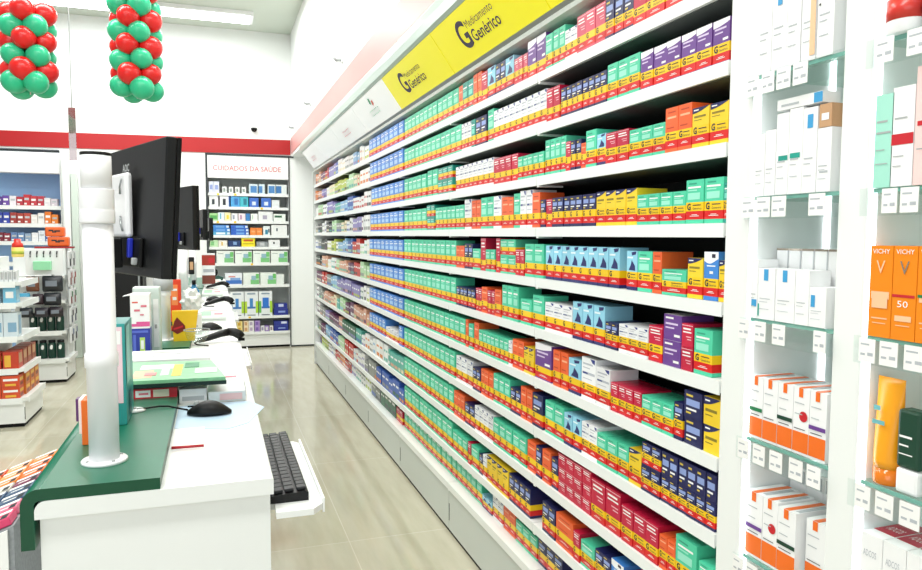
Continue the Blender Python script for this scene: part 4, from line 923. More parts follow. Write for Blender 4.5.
b = MB(); b.lathe([(.018,-.022),(.045,-.022),(.045,.022),(.018,.022),(.018,-.022)], n=24, caps=False); put('tape_roll', b, BLACK, t, loc=(-.02,0,.082), rot=(PI/2,0,0))
# payment terminal on pole 2, with dark handset on pole 3
t = root('card_reader_shelf', 'small white shelf with grey clamp fixed to the second pole', 'shelf', (-.237,3.195,1.30))
b = MB(); b.prism([(-.12,.0),(-.012,.012),(-.012,.03),(-.022,.03)], 'y', -.03, .03); put('tray', b, WHITEP, t)
b = MB(); b.lathe([(.0345,.0),(.038,.0),(.038,.05),(.0345,.05),(.0345,.0)], (.032,.0,.02), 20, caps=False); put('clamp', b, GREY, t)
t = root('wall_phone', 'dark handset hung on the third pole', 'phone', (-.155,4.85,1.30)); b = MB(); b.box(-.004,-.02,0,.03,.02,.11,0,.006); put('handset', b, BLACK, t); b = MB(); b.box(.004,-.022,.03,.024,-.0205,.08,0); put('keypad', b, KRAFT, t)

# ------------------------------------------------------------------ candy rack on the customer side
t = root('impulse_rack', 'low white rack of colourful packets standing left of the nearest counter', 'rack', (-.475,2.0,0))
RA = math.radians(20)
b = MB(); b.box(-.50,-.045,0,.0,.62,.60,0); put('rack_body', b, WHITE, t)
b = MB(); b.prism([(-.50,.601),(0,.601),(0,.842),(-.50,.842-.5*math.tan(RA))], 'y', -.045, .62); put('sloped_top', b, mat('speckled grey board', '#8f9497', .6, noise=.35, nscale=90), t)
b = MB(); b.prism([(-.47,.30),(-.012,.30),(-.012,.834),(-.47,.668)], 'y', -.052, -.046)
for i in range(7):
    rect(b, lambda a,q: (-.46+a,-.0525,.30+q), .16, .44-i*.04, .16+.27*(1-.1*(i%3)), .446-i*.04, 1)
put('front_card', b, [PW, PINKT], t)
PKC = ['#e9702a','#e88a3c','#d9562a','#f0a060','#5d7d99','#7f95ab','#46607f','#a9b7c4','#d8436e','#e77794','#7a3550','#d6d2c8']
rowsC = [[8,9,8,9,11],[7,9,10,4,5],[5,4,6,7,5],[6,5,4,6,7],[5,11,6,4,10],[0,5,1,2,6],[1,0,2,3,0],[0,2,1,0,3]]
PMESH = {}
for ri in range(8):
    for ci in range(6):
        c = PKC[rowsC[ri][(ci*2+ri) % 5]]
        if c not in PMESH:
            bb = MB(); bb.box(-.034,-.030,0,.034,.030,.022,0,.003)
            me = bb.mesh('sweet_packet', [mat('sweet '+c, c, .35, var=.12), PW, DARK])
            bm = bmesh.new(); bm.from_mesh(me)
            for (x0,y0,x1,y1,mi) in ((-.032,.008,.032,.027,1),(-.02,-.02,.012,-.012,1),(.014,-.028,.03,.0,2)):
                bm.faces.new([bm.verts.new(p) for p in ((x0,y0,.0225),(x1,y0,.0225),(x1,y1,.0225),(x0,y1,.0225))]).material_index = mi
            bm.to_mesh(me); bm.free(); PMESH[c] = me
        xl = -.04-.075*ci; yl = -.005+.076*ri
        o = link('sweet_packet', PMESH[c], None, (-.475+xl*math.cos(RA), 2.0+yl, .842+.0015+xl*math.sin(RA)*1.0), rot=(0,-RA,0))
        o.location.z = .8425+(xl*math.cos(RA))*math.tan(RA)+.0008
        nm = 'orange' if PKC.index(c) < 4 else 'blue-grey' if PKC.index(c) < 8 else 'pink' if PKC.index(c) < 10 else 'plum' if PKC.index(c) == 10 else 'beige'
        tag(o, '%s packet in the candy rack, %s row from the near end, %s from the counter' % (nm, ORD[ri+1], ORD[ci+1]), 'packet', 'packets in the candy rack')

# ------------------------------------------------------------------ balloon columns
RB = mat('red balloon', '#e3201f', .28, noise=.04, nscale=6); GB = mat('green balloon', '#2fbf8c', .28, noise=.04, nscale=6)
def balloon_mesh(m):
    b = MB(); prof = []
    for i in range(15):
        a = PI*i/14; r_ = math.sin(a); z_ = -math.cos(a)
        prof.append((r_*(1-.10*max(0,-z_)) if 0 < i < 14 else 0, z_*(1.06 if z_ > 0 else 1.12)))
    b.lathe(prof, n=20); b.lathe([(.02,-1.12),(.06,-1.22),(0,-1.2)], n=8)
    return b.mesh('balloon', [m])
BM = [balloon_mesh(RB), balloon_mesh(GB)]
def balloons(x, y, zb_, n, first_green, label, r_=.083, step=.101, spread=.106, twist=0.0):
    t = root('balloon_column', label, 'balloon decoration', (x,y,zb_))
    for i in range(n):
        g = (i % 2 == 0) == first_green
        for q in range(4):
            a = twist+(PI/4 if i % 2 else 0)+q*PI/2+R.uniform(-.12,.12)
            rr = r_*R.uniform(.93,1.07)
            c = Vector((spread*math.cos(a), spread*math.sin(a), .09+i*step+R.uniform(-.01,.01)))
            o = link('balloon', BM[1 if g else 0], t, c, rot=(PI/2*.85*math.sin(a)*-1, PI/2*.85*math.cos(a), 0)); o.scale = (rr,rr,rr)
    b = MB(); b.tube([(0,0,.02),(0,0,ZC-zb_-.002)], .004, 6); put('cord', b, mat('pale cord','#f0dcd6',.6), t)
    return t
balloons(-1.245, 6.0, 2.54, 6, True, 'hanging column of red and green balloons at the left edge of the view', twist=-.9)
balloons(-.535, 6.0, 2.56, 8, True, 'hanging column of red and green balloons right of the other balloon column', twist=-1.2)

# hanging acrylic panel seen edge-on
t = root('hanging_sign', 'thin grey acrylic panel hanging edge-on beside the red band', 'hanging panel', (-1.145,7.0,2.19))
b = MB(); b.box(-.028,-.006,0,.028,.006,.45); put('panel', b, clear('grey acrylic','#b9a9a9',.2), t)
b = MB(); b.tube([(0,0,.4502),(0,0,ZC-2.19-.002)], .004, 6); put('cord', b, GREY, t)
# dome camera and bulkhead spots
t = root('security_camera', 'small white camera with black lens on the far wall', 'camera', (.527,YW-.003,2.96))
b = MB(); b.box(-.03,-.04,.03,.03,0,.10,0,.008); put('mount', b, WHITEP, t)
b = MB(); b.lathe([(0,-.04),(.028,-.03),(.04,-.005),(.04,.012),(0,.015)], (0,-.05,.01), 20); put('lens_dome', b, BLACKM, t)
for i, (y, z) in enumerate([(5.98,2.99),(8.02,2.985),(9.7,2.965)]):
    t = root('wall_spotlight', 'small grey bracket lamp on the bulkhead wall, %s from the near end' % ORD[i+1], 'lamp', (1.018,y,z), group='bracket lamps on the bulkhead')
    b = MB(); b.box(-.012,-.03,-.02,0,.03,.03,0,.004); put('wall_plate', b, WHITEP, t)
    b = MB(); b.tube([(-.012,0,.0),(-.05,-.02,-.01),(-.075,-.06,-.005)], .012, 8); put('arm', b, GREY, t)

# ------------------------------------------------------------------ health-care cabinet in the far wall
HW = YW
t = root('wall_cabinet', 'white recessed cabinet of health products with pink lettering on its header', 'cabinet', (0,0,0))
b = MB(); b.box(CX0+.012,HW+.385,.0,CX1-.012,HW+.395,2.59); put('back_panel', b, mat('cabinet back', '#dfe6e2', .5, noise=.02), t)
for nm_, (x0,x1) in (('side_panel',(CX0+.002,CX0+.011)),('side_panel',(CX1-.011,CX1-.002))):
    b = MB(); b.box(x0,HW+.002,0,x1,HW+.384,2.59); put(nm_, b, WHITE, t)
b = MB(); b.box(CX0-.014,HW-.012,.3,CX0+.010,HW-.0005,2.63); b.box(CX1-.010,HW-.012,.02,CX1+.004,HW-.0005,2.63); b.box(CX0-.014,HW-.0125,2.612,CX1+.06,HW-.0004,2.636); put('dark_frame', b, mat('dark frame', '#2c3338', .5, noise=.05), t)
b = MB(); b.box(CX0+.011,HW-.01,2.31,CX1-.011,HW+.06,2.60,0,.004)
put('header', b, WHITEP, t)
b = MB(); add_text(b, 'CUIDADOS DA SAÚDE', lambda a,q: (a,HW-.0108,q), CX0+.08, 2.41, w=.88, h=.085, m=0, bold=.012); put('lettering', b, mat('header pink', '#cf6f6e', .5), t)
CZs = [2.112,1.93,1.742,1.550,1.392,1.172,.872,.445,.226]
for z in CZs:
    b = MB(); b.box(CX0+.012,HW+.012,z-.022,CX1-.012,HW+.384,z,0); b.box(CX0+.012,HW+.005,z-.036,CX1-.012,HW+.0118,z+.001,0)
    put('shelf', b, SHELF, t)
b = MB(); b.box(CX0+.012,HW+.03,.03,CX1-.012,HW+.05,.19); put('plinth', b, WHITE, t)
b = MB(); b.box(CX0+.012,HW+.04,0,CX1-.012,HW+.38,.028); put('kick_base', b, BLACKM, t)
for (x, z) in ((.04,CZs[0]),(.26,CZs[0]),(.60,CZs[1]),(.03,CZs[2]),(.25,CZs[2]),(.46,CZs[5]),(.42,CZs[7])):
    b = MB(); b.box(x,HW+.003,z-.03,x+.03,HW+.0048,z-.004); put('yellow_tag', b, YEL, t)
def cb(color): return mat('cab '+color, color, .4, noise=.06, nscale=25)
def shelfitem(name, label, x0, x1, z, h, body, decs=(), grp=None, d=.14, n=0):
    return pbox(name, label, 'carton', x0, HW+.014, z+.0008, x1, HW+.014+d, z+.0008+h, cb(body), [(f_,a,q,a2,q2,cb(c)) for f_,a,q,a2,q2,c in decs], group=grp)
gh = 'health products in the far cabinet'
z = CZs[0]
for i,(x0,x1,h,c,dd) in enumerate([(-.06,.0,.15,'#d7dcec',[('f',.2,.3,.8,.7,'#8f9fd0')]),(.005,.07,.15,'#d7dcec',[('f',.2,.3,.8,.7,'#8f9fd0')])]+[(.11+.083*j,.165+.083*j,.085,'#e9ecec',[('f',.2,.2,.7,.75,'#8b9a92')]) for j in range(4)]+[(.455,.565,.13,'#cfe0e6',[('f',.15,.1,.9,.8,'#4f86c0')]),(.58,.66,.13,'#cfe0e6',[('f',.0,.1,.6,.8,'#4f86c0')]),(.70,.80,.13,'#dce8ea',[('f',.1,.1,.9,.85,'#4f86c0')]),(.81,.95,.13,'#e3ebe9',[('f',.0,.1,.5,.85,'#3f76b0')])]):
    shelfitem('small_carton', 'pale carton on the first shelf under the pink header, %s from left' % ORD[i+1], x0,x1,z,h,c,dd,gh)
z = CZs[1]
for i,(x0,x1,h,c,dd) in enumerate([(-.06,.055,.14,'#e6eaea',[('f',.3,.2,.6,.7,'#3b4348')]),(.075,.2,.14,'#eceeee',[('f',.3,.15,.6,.75,'#2a2f38'),('f',.9,0,1,1,'#2e62b0')]),(.215,.33,.14,'#4fa3dc',[('f',.4,.2,.8,.8,'#2d6fb4')]),(.335,.44,.14,'#46b9c9',[('f',.4,.2,.8,.8,'#2a7d92')]),(.455,.575,.125,'#3f6fc9',[('f',.3,.2,.7,.6,'#d7e4f4')]),(.61,.74,.125,'#3f6fc9',[('f',.3,.2,.7,.6,'#d7e4f4')]),(.75,.85,.10,'#e6ecec',[])]):
    shelfitem('device_carton', 'boxed device on the second cabinet shelf, %s from left' % ORD[i+1], x0,x1,z,h,c,dd,gh)
z = CZs[2]
for i,(x0,x1,h,c,dd) in enumerate([(-.06,.045,.10,'#9fd18f',[('f',.1,.2,.9,.7,'#57a85a')]),(.05,.13,.11,'#dff0f2',[('f',.3,.2,.5,.9,'#56a9c4')]),(.135,.21,.11,'#f0e9b9',[('f',.3,.2,.7,.7,'#e6cf3d')]),(.22,.30,.10,'#eceff0',[('f',.2,.2,.5,.8,'#9aa3b5')]),(.31,.40,.10,'#ecdfe4',[('f',.2,.2,.5,.8,'#b58fae')]),(.405,.46,.10,'#3d7fc0',[]),(.47,.56,.10,'#eef3ee',[('f',.2,.2,.3,.8,'#8fbf9a')]),(.57,.76,.13,'#e8ebea',[('f',.3,.2,.6,.6,'#a9a5b8')]),(.77,.93,.10,'#eaf2ea',[('f',.1,.5,.7,.8,'#3b6b4f')])]):
    shelfitem('dressing_carton', 'dressing carton on the third cabinet shelf, %s from left' % ORD[i+1], x0,x1,z,h,c,dd,gh)
z = CZs[3]
i = 0
for (x0,x1) in ((-.055,.20),(.21,.44)):
    for lv in range(3):
        i += 1
        shelfitem('flat_carton', 'flat blue carton on the fourth cabinet shelf, %s stack, %s from below' % ('left' if x0 < 0 else 'middle', ORD[lv+1]), x0,x1-.012*(lv==2),z+lv*.045,.044,['#57a9cf','#2f7fd0','#3c86d6'][lv] if x0 < 0 else '#2b62c4',[('f',.3,.2,.75,.8,'#e4eef4' if lv == 0 and x0 < 0 else '#6fa4e0'),('f',.85,.2,.99,.8,'#d8e6f2')],gh)
shelfitem('soap_carton','orange carton on the fourth cabinet shelf, left one of a pair',.46,.535,z,.10,'#ef8a3c',[('f',.2,.4,.8,.6,'#f7b27a')],gh)
shelfitem('soap_carton','orange carton on the fourth cabinet shelf, right one of a pair',.54,.615,z,.10,'#ef8a3c',[('f',.2,.4,.8,.6,'#f7b27a')],gh)
shelfitem('soap_carton','white carton with dark and teal print on the fourth cabinet shelf',.63,.72,z,.125,'#e3ecec',[('f',.3,.1,.7,.6,'#2a7d9c'),('f',.75,.3,.95,.7,'#2c3f52')],gh)
shelfitem('soap_carton','white carton at right end of fourth cabinet shelf',.74,.95,z,.14,'#eef0ee',[('f',.3,.4,.4,.7,'#5b6570')],gh)
z = CZs[4]
for i,(x0,x1,h,c,dd,lb) in enumerate([(-.06,.045,.09,'#bfe3b4',[('f',.1,.2,.5,.8,'#7fc27f')],'pale green low carton'),(.05,.16,.085,'#eceadf',[('f',.3,.2,.5,.8,'#d8b56a')],'cream low carton'),(.175,.33,.085,'#1f3a6a',[('f',.4,.3,.7,.8,'#7fa3d0')],'dark blue low carton'),(.345,.52,.118,'#f2e02a',[('f',.15,.62,.85,.85,'#c8571f'),('f',.1,.3,.9,.4,'#b9aa1f')],'bright yellow box with orange print'),(.54,.69,.07,'#8f9699',[('f',.3,.2,.7,.8,'#c3c8ca')],'grey low carton'),(.70,.85,.095,'#eceeee',[('f',.4,.4,.55,.7,'#3c4448')],'white low carton')]):
    shelfitem('low_carton', lb+' on the fifth cabinet shelf', x0,x1,z,h,c,dd,gh)
z = CZs[5]
for i in range(4):
    x0 = .02+i*.236
    shelfitem('glove_carton','white and green glove carton on the sixth cabinet shelf, %s from left' % ORD[i+1], x0,x0+.222 if i < 3 else .955,z,.165,'#e9f1ea',[('f',.45,.05,.98,.45,'#7cc47f'),('f',.5,.4,.8,.75,'#8fb7c4'),('f',.78,.5,.98,.9,'#6cc06a'),('f',.08,.75,.4,.8,'#a9b3ae')],gh,d=.16)
z = CZs[6]
shelfitem('nebulizer_carton','white carton with blue cloud picture on the seventh cabinet shelf',.125,.345,z,.165,'#e9eef4',[('f',.05,.1,.98,.4,'#3e74c4'),('f',.3,.4,.9,.6,'#7fa9dc'),('f',.2,.65,.6,.75,'#d98a8a')],gh,d=.16)
for i in range(2):
    x0 = .36+i*.225
    shelfitem('glove_carton','white and green glove carton on the seventh cabinet shelf, %s of the pair' % ['left','right'][i], x0,x0+.212,z,.165,'#e9f1ea',[('f',.45,.05,.98,.45,'#7cc47f'),('f',.5,.4,.8,.75,'#8fb7c4'),('f',.78,.5,.98,.9,'#6cc06a')],gh,d=.16)
shelfitem('glove_carton','pale blank carton at right end of seventh cabinet shelf',.80,.90,z,.14,'#e4ebe6',[],gh)
z = CZs[7]
for i in range(3):
    x0 = .185+i*.187
    c1 = ['#9fb0c8','#b9d63c','#62b455'][i]
    shelfitem('water_filter_carton','tall white carton with blue bottle picture on the eighth cabinet shelf, %s from left' % ORD[i+1], x0,x0+.178,z,.335,'#e8eef0',[('f',.38,.35,.62,.72,'#3f86c8'),('f',.2,.3,.8,.38,'#3f74b8'),('f',.0,.12,.18,.6,c1),('f',.82,.12,1,.6,'#a9d63a'),('f',.2,.88,.8,.94,'#8fa0b0'),('f',.2,.02,.8,.05,'#4a5560')]+([('f',.28,.34,.74,.74,'#2f76d0')] if i == 2 else []),gh,d=.18)
shelfitem('pads_pack','navy blue pack stacked at right on the eighth cabinet shelf, lower one',.76,.95,z,.085,'#27348f',[('f',.3,.4,.8,.7,'#8fa4e0')],gh)
shelfitem('pads_pack','navy blue pack stacked at right on the eighth cabinet shelf, upper one',.77,.94,z+.086,.075,'#27348f',[('f',.3,.4,.7,.9,'#c9d2f0')],gh)
z = CZs[8]
for i,(x0,x1,c,c2) in enumerate([(.19,.26,'#e8e8e4','#6b5a72'),(.265,.34,'#e6d48a','#c79b2c'),(.355,.42,'#ecd9b4','#c99a6a'),(.425,.49,'#eae9ea','#b7a9c0'),(.50,.57,'#a98fcb','#7d5fae'),(.58,.63,'#e9e9ea','#8f86a8'),(.635,.69,'#9f86c4','#e6e6e6'),(.70,.745,'#e9e6e2','#8a7a86')]):
    for lv in range(2 if i < 5 else 1):
        shelfitem('vitamin_carton','small carton on the lowest cabinet shelf, %s from left, %s' % (ORD[i+1], ['lower','upper'][lv]), x0,x1,z+lv*.076,.075,c,[('f',.2,.2,.7,.8,c2)],gh)
shelfitem('pads_pack','navy blue pack on the lowest cabinet shelf, lower of two',.755,.95,z,.075,'#27348f',[('f',.3,.4,.8,.6,'#8fa4e0')],gh)
shelfitem('pads_pack','navy blue pack on the lowest cabinet shelf, upper of two',.76,.95,z+.076,.06,'#2a3790',[('f',.5,.4,.9,.9,'#d5dcf0')],gh)

# ------------------------------------------------------------------ blue-backed cabinet at the left end of the far wall
t = root('blue_cabinet', 'blue-backed wall cabinet with a blank white header at the left edge of the view', 'cabinet')
BX0 = -3.4
b = MB(); b.box(BX0,HW+.36,.1,BX1-.012,HW+.38,2.6); put('back_panel', b, mat('blue cabinet back', '#a3caf6', .5, noise=.03), t)
b = MB(); b.box(BX1-.010,HW-.02,0,BX1-.002,HW+.384,2.6); put('side_panel', b, WHITE, t)
b = MB(); b.box(BX0,HW-.03,2.30,BX1-.012,HW+.10,2.56,0,.01); put('header', b, WHITEP, t)
b = MB(); b.box(BX0,HW-.032,2.565,BX1-.004,HW-.0205,2.585); put('dark_frame', b, DARK, t)
BZ = [1.90,1.68,1.46,1.2,.9,.6]
for z in BZ:
    b = MB(); b.box(BX0,HW+.0,z-.03,BX1-.013,HW+.358,z); b.box(BX0,HW-.008,z-.045,BX1-.013,HW-.0005,z+.003); put('shelf', b, SHELF, t)
BC = [['#5a3f90','#6a4aa0','#e8e4ea','#b03040','#c0303a','#c03a44','#b83444','#e3dfe2','#d9cfd8'],['#2d3f9a','#3346a8','#9f3a34','#a63a30','#b5463a','#e6e3de','#eceae6','#e5791f','#e8842a'],['#7a2436','#8a2b3c','#5f7fae','#6f8fb8','#8fa7c0','#e9ecef','#dfe6ee','#4060a8','#c9d6e6']]
for ri in range(3):
    x = -2.52; 
    for i in range(9):
        w = .075; h = R.uniform(.09,.14) if ri != 1 else R.uniform(.11,.15)
        c = BC[ri][i]
        pbox('soap_box', '%s box from left on the %s shelf of the blue-backed cabinet' % (ordn(i+1), ORD[ri+1]), 'box', x,HW+.005,BZ[ri]+.001,x+w-.006,HW+.12,BZ[ri]+.001+h, cb(c), [('f',.15,.5,.85,.7,PW if i % 2 else LGREY),('f',.1,.1,.5,.25,PW)], group='boxes in the blue-backed cabinet')
        x += w
t = root('price_display_post', 'narrow white post at the right side of the blue-backed cabinet', 'post', (-1.66,HW-.11,0))
b = MB(); b.box(-.10,-.04,0,-.02,.04,2.56,0,.006); put('post_body', b, WHITE, t)
b = MB(); b.box(-.012,-.04,0,.06,.04,2.3,0,.006); put('post_side', b, mat('pale green trim','#cfdcd2',.5,noise=.02), t)
# tall black cooler by the far wall
t = root('black_cooler', 'black cooler cabinet by the far wall, mostly hidden behind the nearest monitor', 'cooler', (-1.02,9.6,0))
b = MB(); b.box(-.19,-.2,.05,.19,.3,1.5,0,.01); put('cabinet_body', b, BLACKM, t)
b = MB(); b.box(-.17,-.215,.1,.17,-.2005,1.45,0,.004); put('door', b, BLACK, t)
b = MB(); b.box(-.18,-.19,0,.18,.28,.05); put('plinth', b, KRAFT, t)
b = MB(); b.box(.14,-.235,.7,.16,-.2155,1.1,0,.004); put('handle', b, STEEL, t)

# ------------------------------------------------------------------ low gondolas in the shop aisle
def gondola(x0, x1, y0, y1, zs, label, zt):
    t = root('gondola', label, 'display shelving', (0,0,0))
    b = MB(); b.box(x0,y0+.02,.03,x1-.02,y1,.20); put('plinth', b, WHITE, t)
    b = MB(); b.box(x0,y0+.03,0,x1-.03,y1,.03); put('kick_base', b, BLACKM, t)
    b = MB(); b.box(x0,y0+.24,.2,x1-(.24 if zt < 1.38 else .04),y1,zt); put('back_panel', b, WHITE, t)
    b = MB(); b.box(x1-.022,y0+.016,.06,x1-.0195,y0+.03,.16); put('joint', b, DARK, t)
    for i, z in enumerate(zs):
        ins = 0 if i == 0 else .03
        b = MB(); b.prism([(x0,y0+ins),(x1-ins-.03,y0+ins),(x1-ins,y0+ins+.05),(x1-ins,y1),(x0,y1)], 'z', z-.03, z); 
        b.prism([(x0,y0+ins-.006),(x1-ins-.028,y0+ins-.006),(x1-ins-.03,y0+ins-.001),(x0,y0+ins-.001)], 'z', z-.045, z+.004)
        b.prism([(x1-ins+.001,y0+ins+.05),(x1-ins+.006,y0+ins+.05),(x1-ins+.006,y1),(x1-ins+.001,y1)], 'z', z-.045, z+.004)
        put('shelf', b, SHELF, t)
    return t
G1 = (-2.3,-1.45,6.49,7.14); g1z = [.235,.47,.73,1.0,1.17]
gondola(*G1, g1z, 'nearer white shop gondola with orange boxes at the left edge', 1.36)
def stock(x0, x1, y, z, w, d, h, n, cat, name, lab, body, decs, grp, rz=0, lift=0):
    p = (x1-x0)/n
    for i in range(n):
        pbox(name, lab % ordn(i+1), cat, x0+p*i+.002, y, z+.0008+lift, x0+p*(i+1)-.002, y+d, z+.0008+lift+h, body, decs, group=grp)
ORB = mat('orange tea box', '#cf4a22', .4, noise=.15, nscale=20); OYEL = mat('yellow print', '#e8b23a', .4)
dO = [('f',.1,.55,.9,.75,PW),('f',.2,.1,.8,.3,OYEL),('r',.1,.5,.9,.8,OYEL),('r',.2,.1,.8,.35,mat('brown print3','#8c3c1c',.4))]
for lv in range(2):
    stock(-2.02,-1.50,6.51,.235,.13,.13,.090,4,'box','tea_box','orange tea box on the nearer gondola base, '+['lower','upper'][lv]+' row, %s from left',ORB,dO,'orange boxes on the nearer gondola',lift=lv*.091)
    for j in range(3):
        pbox('tea_box','orange and yellow box along the side of nearer gondola base, %s, %s from front' % (['lower','upper'][lv],ORD[j+1]),'box',-1.61,6.66+j*.16,.2358+lv*.091,-1.49,6.80+j*.16,.2358+lv*.091+.090,mat('orange yellow box','#d0702c',.4,noise=.15),[('r',.1,.5,.9,.8,OYEL),('r',.2,.1,.8,.4,mat('brown print3','#8c3c1c',.4))],group='orange boxes on the nearer gondola')
stock(-2.02,-1.63,6.53,.47,.13,.13,.13,3,'box','tea_box','red-orange box on second shelf of nearer gondola, %s from left',mat('red tea box','#c23a1e',.4,noise=.15),dO,'red-orange boxes on the second shelf')
pbox('tea_box','red-orange box with yellow figure at front corner, second gondola shelf','box',-1.62,6.545,.4708,-1.51,6.68,.605,mat('red tea box','#c23a1e',.4,noise=.15),[('f',.1,.1,.5,.8,OYEL),('r',.1,.3,.8,.9,KRAFT)])
for j in range(3): pbox('tea_box','brown-red box along the side of nearer gondola second shelf, %s from front' % ORD[j+1],'box',-1.62,6.70+j*.15,.4708,-1.51,6.83+j*.15,.605,mat('brown tea box','#9c4a2a',.4,noise=.2),[('r',.1,.4,.8,.9,KRAFT)],group='boxes on the second shelf side')
stock(-2.02,-1.50,6.53,.73,.13,.12,.19,5,'box','lotion_box','pale blue and white box on third shelf of nearer gondola, %s from left',cb('#cfdde4'),[('f',.3,.2,.9,.6,cb('#7fa8c4')),('r',.2,.1,.8,.9,cb('#8fb3cc'))],'boxes on the third gondola shelf')
pbox('lotion_box','small red and green box standing in front on third gondola shelf','box',-1.77,6.532-.0,.92+.0012,-1.66,6.64,.965,cb('#9c3a2c'),[('f',.1,.1,.9,.5,cb('#3f8f4a'))])
stock(-2.02,-1.62,6.53,1.0,.06,.1,.115,8,'box','toothpaste_box','pale blue toothpaste box on fourth gondola shelf, %s from left',cb('#d5e8f0'),[('f',.1,.55,.9,.85,cb('#7cc4de')),('f',.1,.1,.5,.4,PW)],'toothpaste boxes on the nearer gondola')
pbox('toothpaste_box','sky blue box at the right end of fourth gondola shelf','box',-1.60,6.54,1.0008,-1.51,6.66,1.13,cb('#6fb9d8'),[('f',.2,.3,.8,.7,PW),('r',.1,.1,.9,.8,cb('#a8d4e6'))])
stock(-2.02,-1.66,6.53,1.17,.06,.1,.12,7,'box','cream_box','white box on the top gondola shelf, %s from left',cb('#eceeee'),[('f',.2,.2,.4,.8,LGREY)],'white boxes on the top gondola shelf')
stock(-1.65,-1.50,6.545,1.17,.03,.08,.09,5,'box','tube_box','slim grey-printed white box at right of the top gondola shelf, %s from left',cb('#dfe3e4'),[('f',.2,.2,.8,.85,GREY)],'slim boxes on the top gondola shelf')
t = root('syrup_bottle', 'bottle with red cap and yellow label on top of the nearer gondola', 'bottle', (-1.545,6.80,1.3605))
b = MB(); b.lathe([(0,0),(.042,0),(.045,.01),(.045,.08),(0,.08)], n=24); put('body', b, mat('yellow label','#e9cf6a',.4,noise=.1), t)
b = MB(); b.lathe([(.0455,.025),(.0455,.05)], n=24); put('label_print', b, mat('lime label','#a9b83a',.4), t)
b = MB(); b.lathe([(0,.0805),(.043,.0805),(.04,.11),(.026,.12),(.024,.15),(0,.15)], n=24); put('cap', b, mat('red cap','#d8301f',.3), t)
stock(-2.0,-1.72,6.78,1.36,.06,.08,.10,4,'box','cream_box','white carton on top of the nearer gondola, left of the red-capped bottle, %s from left',cb('#e6eae8'),[('f',.2,.5,.8,.8,cb('#8fc0b0'))],'cartons on top of the gondola')

G2 = (-2.0,-1.47,8.35,8.86); g2z = [.25,.54,.86,1.12]
gondola(*G2, g2z, 'farther white shop gondola with dark jars and hanging bags', 1.40)
DJ = mat('dark green jar','#0f3b2f',.3,noise=.1)
def jar(x,z,label,sc=1):
    t = root('dark_jar', label, 'jar', (x,8.445,z+.0008), group='dark green jars on the farther gondola')
    b = MB(); b.lathe([(0,0),(.036,0),(.038,.01),(.038,.15),(.03,.165),(0,.165)], n=18); put('body', b, DJ, t)
    b = MB(); b.lathe([(0,.1652),(.033,.1652),(.033,.19),(0,.19)], n=18); put('lid', b, BLACK, t)
    b = MB(); b.face([(-.014,-.0385,.10),(.006,-.0385,.095),(.014,-.0385,.115),(.014,-.0385,.14),(-.004,-.0385,.145),(-.014,-.0385,.125)]); put('emblem', b, PW, t)
for r_, z in enumerate((.25,.54)):
    for i in range(4): jar(-1.80+i*.082, z, 'dark green jar with white emblem, %s row of farther gondola, %s from left' % (['lower','upper'][r_], ORD[i+1]))
def pouch(x,z,w,h,c,c2,label,y=8.36):
    t = root('hanging_pouch', label, 'pouch', (x,y,z), group='pouches hanging on the farther gondola')
    b = MB(); rows = []
    for i in range(9):
        q = i/8; th_ = .04*math.sin(PI*min(.97,max(.03,q)))
        rows.append([(w/2*math.cos(a)*(1 if .1<q<.9 else .92), -.04+th_*math.sin(a), h*q) for a in [2*PI*j/16 for j in range(16)]])
    b.grid(rows,0,True); b.face(rows[-1]); b.face(list(reversed(rows[0]))); put('pouch_body', b, c, t)
    b = MB(); b.box(-.3*w,-.088,.35*h,.25*w,-.083,.7*h); put('pouch_print', b, c2, t)
    b = MB(); b.box(-.008,-.04,h,.008,.02,h+.01); put('hook', b, STEEL, t)
BRN = mat('brown pouch','#7d4a34',.35,noise=.2,nscale=30); BLK = mat('black pouch','#22262c',.35,noise=.3,nscale=30); GRP = mat('grey print pouch','#7d8590',.4)
for i,(x,z,w,h,c,lb) in enumerate([(-1.765,.965,.12,.15,BRN,'brown pouch hanging in the upper row of the farther gondola'),(-1.585,.96,.19,.165,BLK,'black and grey pouch hanging in upper row beside the brown pouch'),(-1.845,.84,.11,.11,cb('#3f9fc4'),'blue pouch hanging in middle row of the farther gondola'),(-1.72,.83,.10,.11,cb('#3c2c34'),'dark plum pouch hanging in the middle row'),(-1.59,.82,.16,.13,BLK,'black pouch at the right of the middle row'),(-1.83,.70,.12,.10,BLK,'black pouch at left in the low row above the jars'),(-1.69,.70,.13,.10,cb('#2a2630'),'charcoal pouch in the middle of low row above the jars'),(-1.56,.70,.13,.105,cb('#241c24'),'dark plum-black pouch at right of low row above the jars')]):
    pouch(x,z,w,h,c,GRP,lb, y=8.345)
t = root('hook_panel', 'white panel with dark hooks and a mint box on the upper part of farther gondola', 'panel', (-1.66,8.33,1.135))
b = MB(); b.box(-.17,0,0,.17,.012,.26,0,.003); put('board', b, WHITEP, t)
for i in range(5):
    b = MB(); b.tube([(-.12+i*.06,-.0005,.24),(-.12+i*.06,-.02,.22),(-.12+i*.06,-.02,.18)], .007, 6); put('hook', b, BLACK, t)
b = MB(); b.box(-.09,-.06,.05,.07,-.001,.14,0,.004); put('mint_box', b, mat('mint box','#9be3b4',.4,noise=.04), t)
OB = mat('orange bag', '#e8641a', .4, noise=.08, nscale=12)
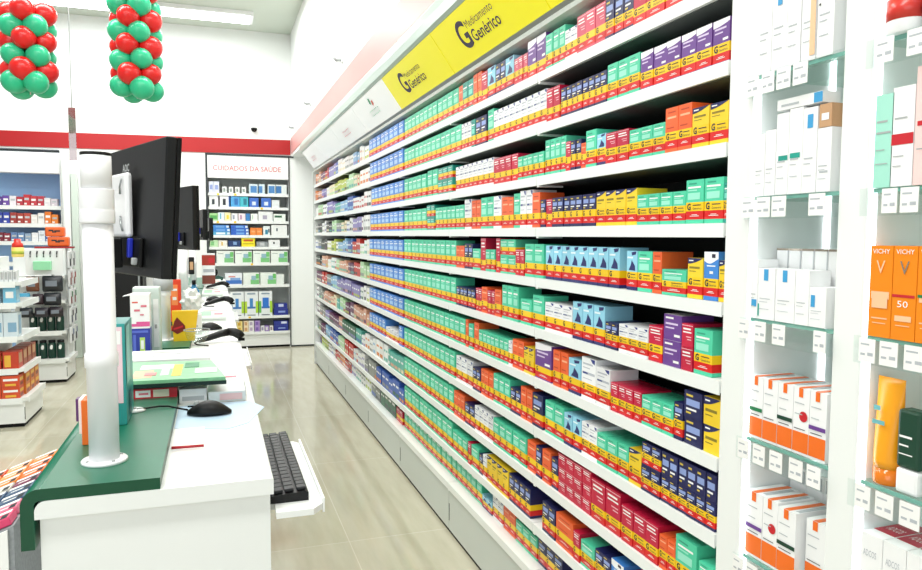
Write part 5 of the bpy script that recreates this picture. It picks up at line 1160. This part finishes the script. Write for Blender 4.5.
for lv in range(2):
    pbox('orange_bag', 'orange bag with dark V mark on top of farther gondola, %s' % ['lower','upper'][lv], 'bag', -1.68+lv*-.02,8.61,1.4212+lv*.105,-1.48-lv*.04,8.72,1.4212+lv*.105+.102, OB, [('f',.2,.55,.45,.7,DARK),('f',.38,.4,.6,.55,DARK),('f',.5,.5,.8,.65,DARK)], .015)
pbox('red_tray','dark red tray under the orange bags on the farther gondola','tray',-1.80,8.595,1.401,-1.44,8.73,1.4205,mat('dark red tray','#8f1f22',.4,noise=.05),[('f',.02,.2,.98,.5,REDC)])
for r_, z in enumerate((.40,.60,.80,1.0,1.2)):
    for j in range(2):
        pbox('hanging_pack','blister pack on the side of farther gondola, %s row from below, %s' % (ORD[r_+1],['front','rear'][j]),'pack',-1.468,8.44+j*.20,z,-1.448,8.60+j*.20,z+.17,cb('#dcdfe0'),[('r',.15,.1,.6,.55,[DARK,cb('#46506a'),cb('#8a4a44'),cb('#8a4a44'),DARK][r_]),('r',.5,.5,.9,.85,[cb('#5a6a8a'),DARK,cb('#3f7f55'),cb('#a33a34'),GREY][r_])],.004,group='packs on the side of the farther gondola')

# ------------------------------------------------------------------ light
def area(name, loc, rot, sx, sy, e, col=(1,1,1)):
    l = bpy.data.lights.new(name, 'AREA'); l.shape = 'RECTANGLE'; l.size = sx; l.size_y = sy; l.energy = e; l.color = col
    o = bpy.data.objects.new(name, l); COL.objects.link(o); o.location = loc; o.rotation_euler = rot
for i, y in enumerate((.5, 3.2, 5.9, 8.6)):
    area('ceiling_area', (-.9, y, ZC-.08), (0,0,0), 3.2, .5, 125, (1,.99,.97))
area('shopfront_light', (-3.2, -2.4, 2.2), (math.radians(78),0,math.radians(-25)), 4, 3, 130, (.96,.98,1))
w = bpy.data.worlds.new('world'); SC.world = w; w.use_nodes = True
bg = w.node_tree.nodes['Background']; bg.inputs[0].default_value = (.95,.98,1,1); bg.inputs[1].default_value = .58
SC.view_settings.view_transform = 'Standard'; SC.view_settings.look = 'None'; SC.view_settings.exposure = -.42
SC.cycles.use_denoising = True; SC.cycles.max_bounces = 7; SC.cycles.transparent_max_bounces = 16; SC.cycles.sample_clamp_indirect = 6
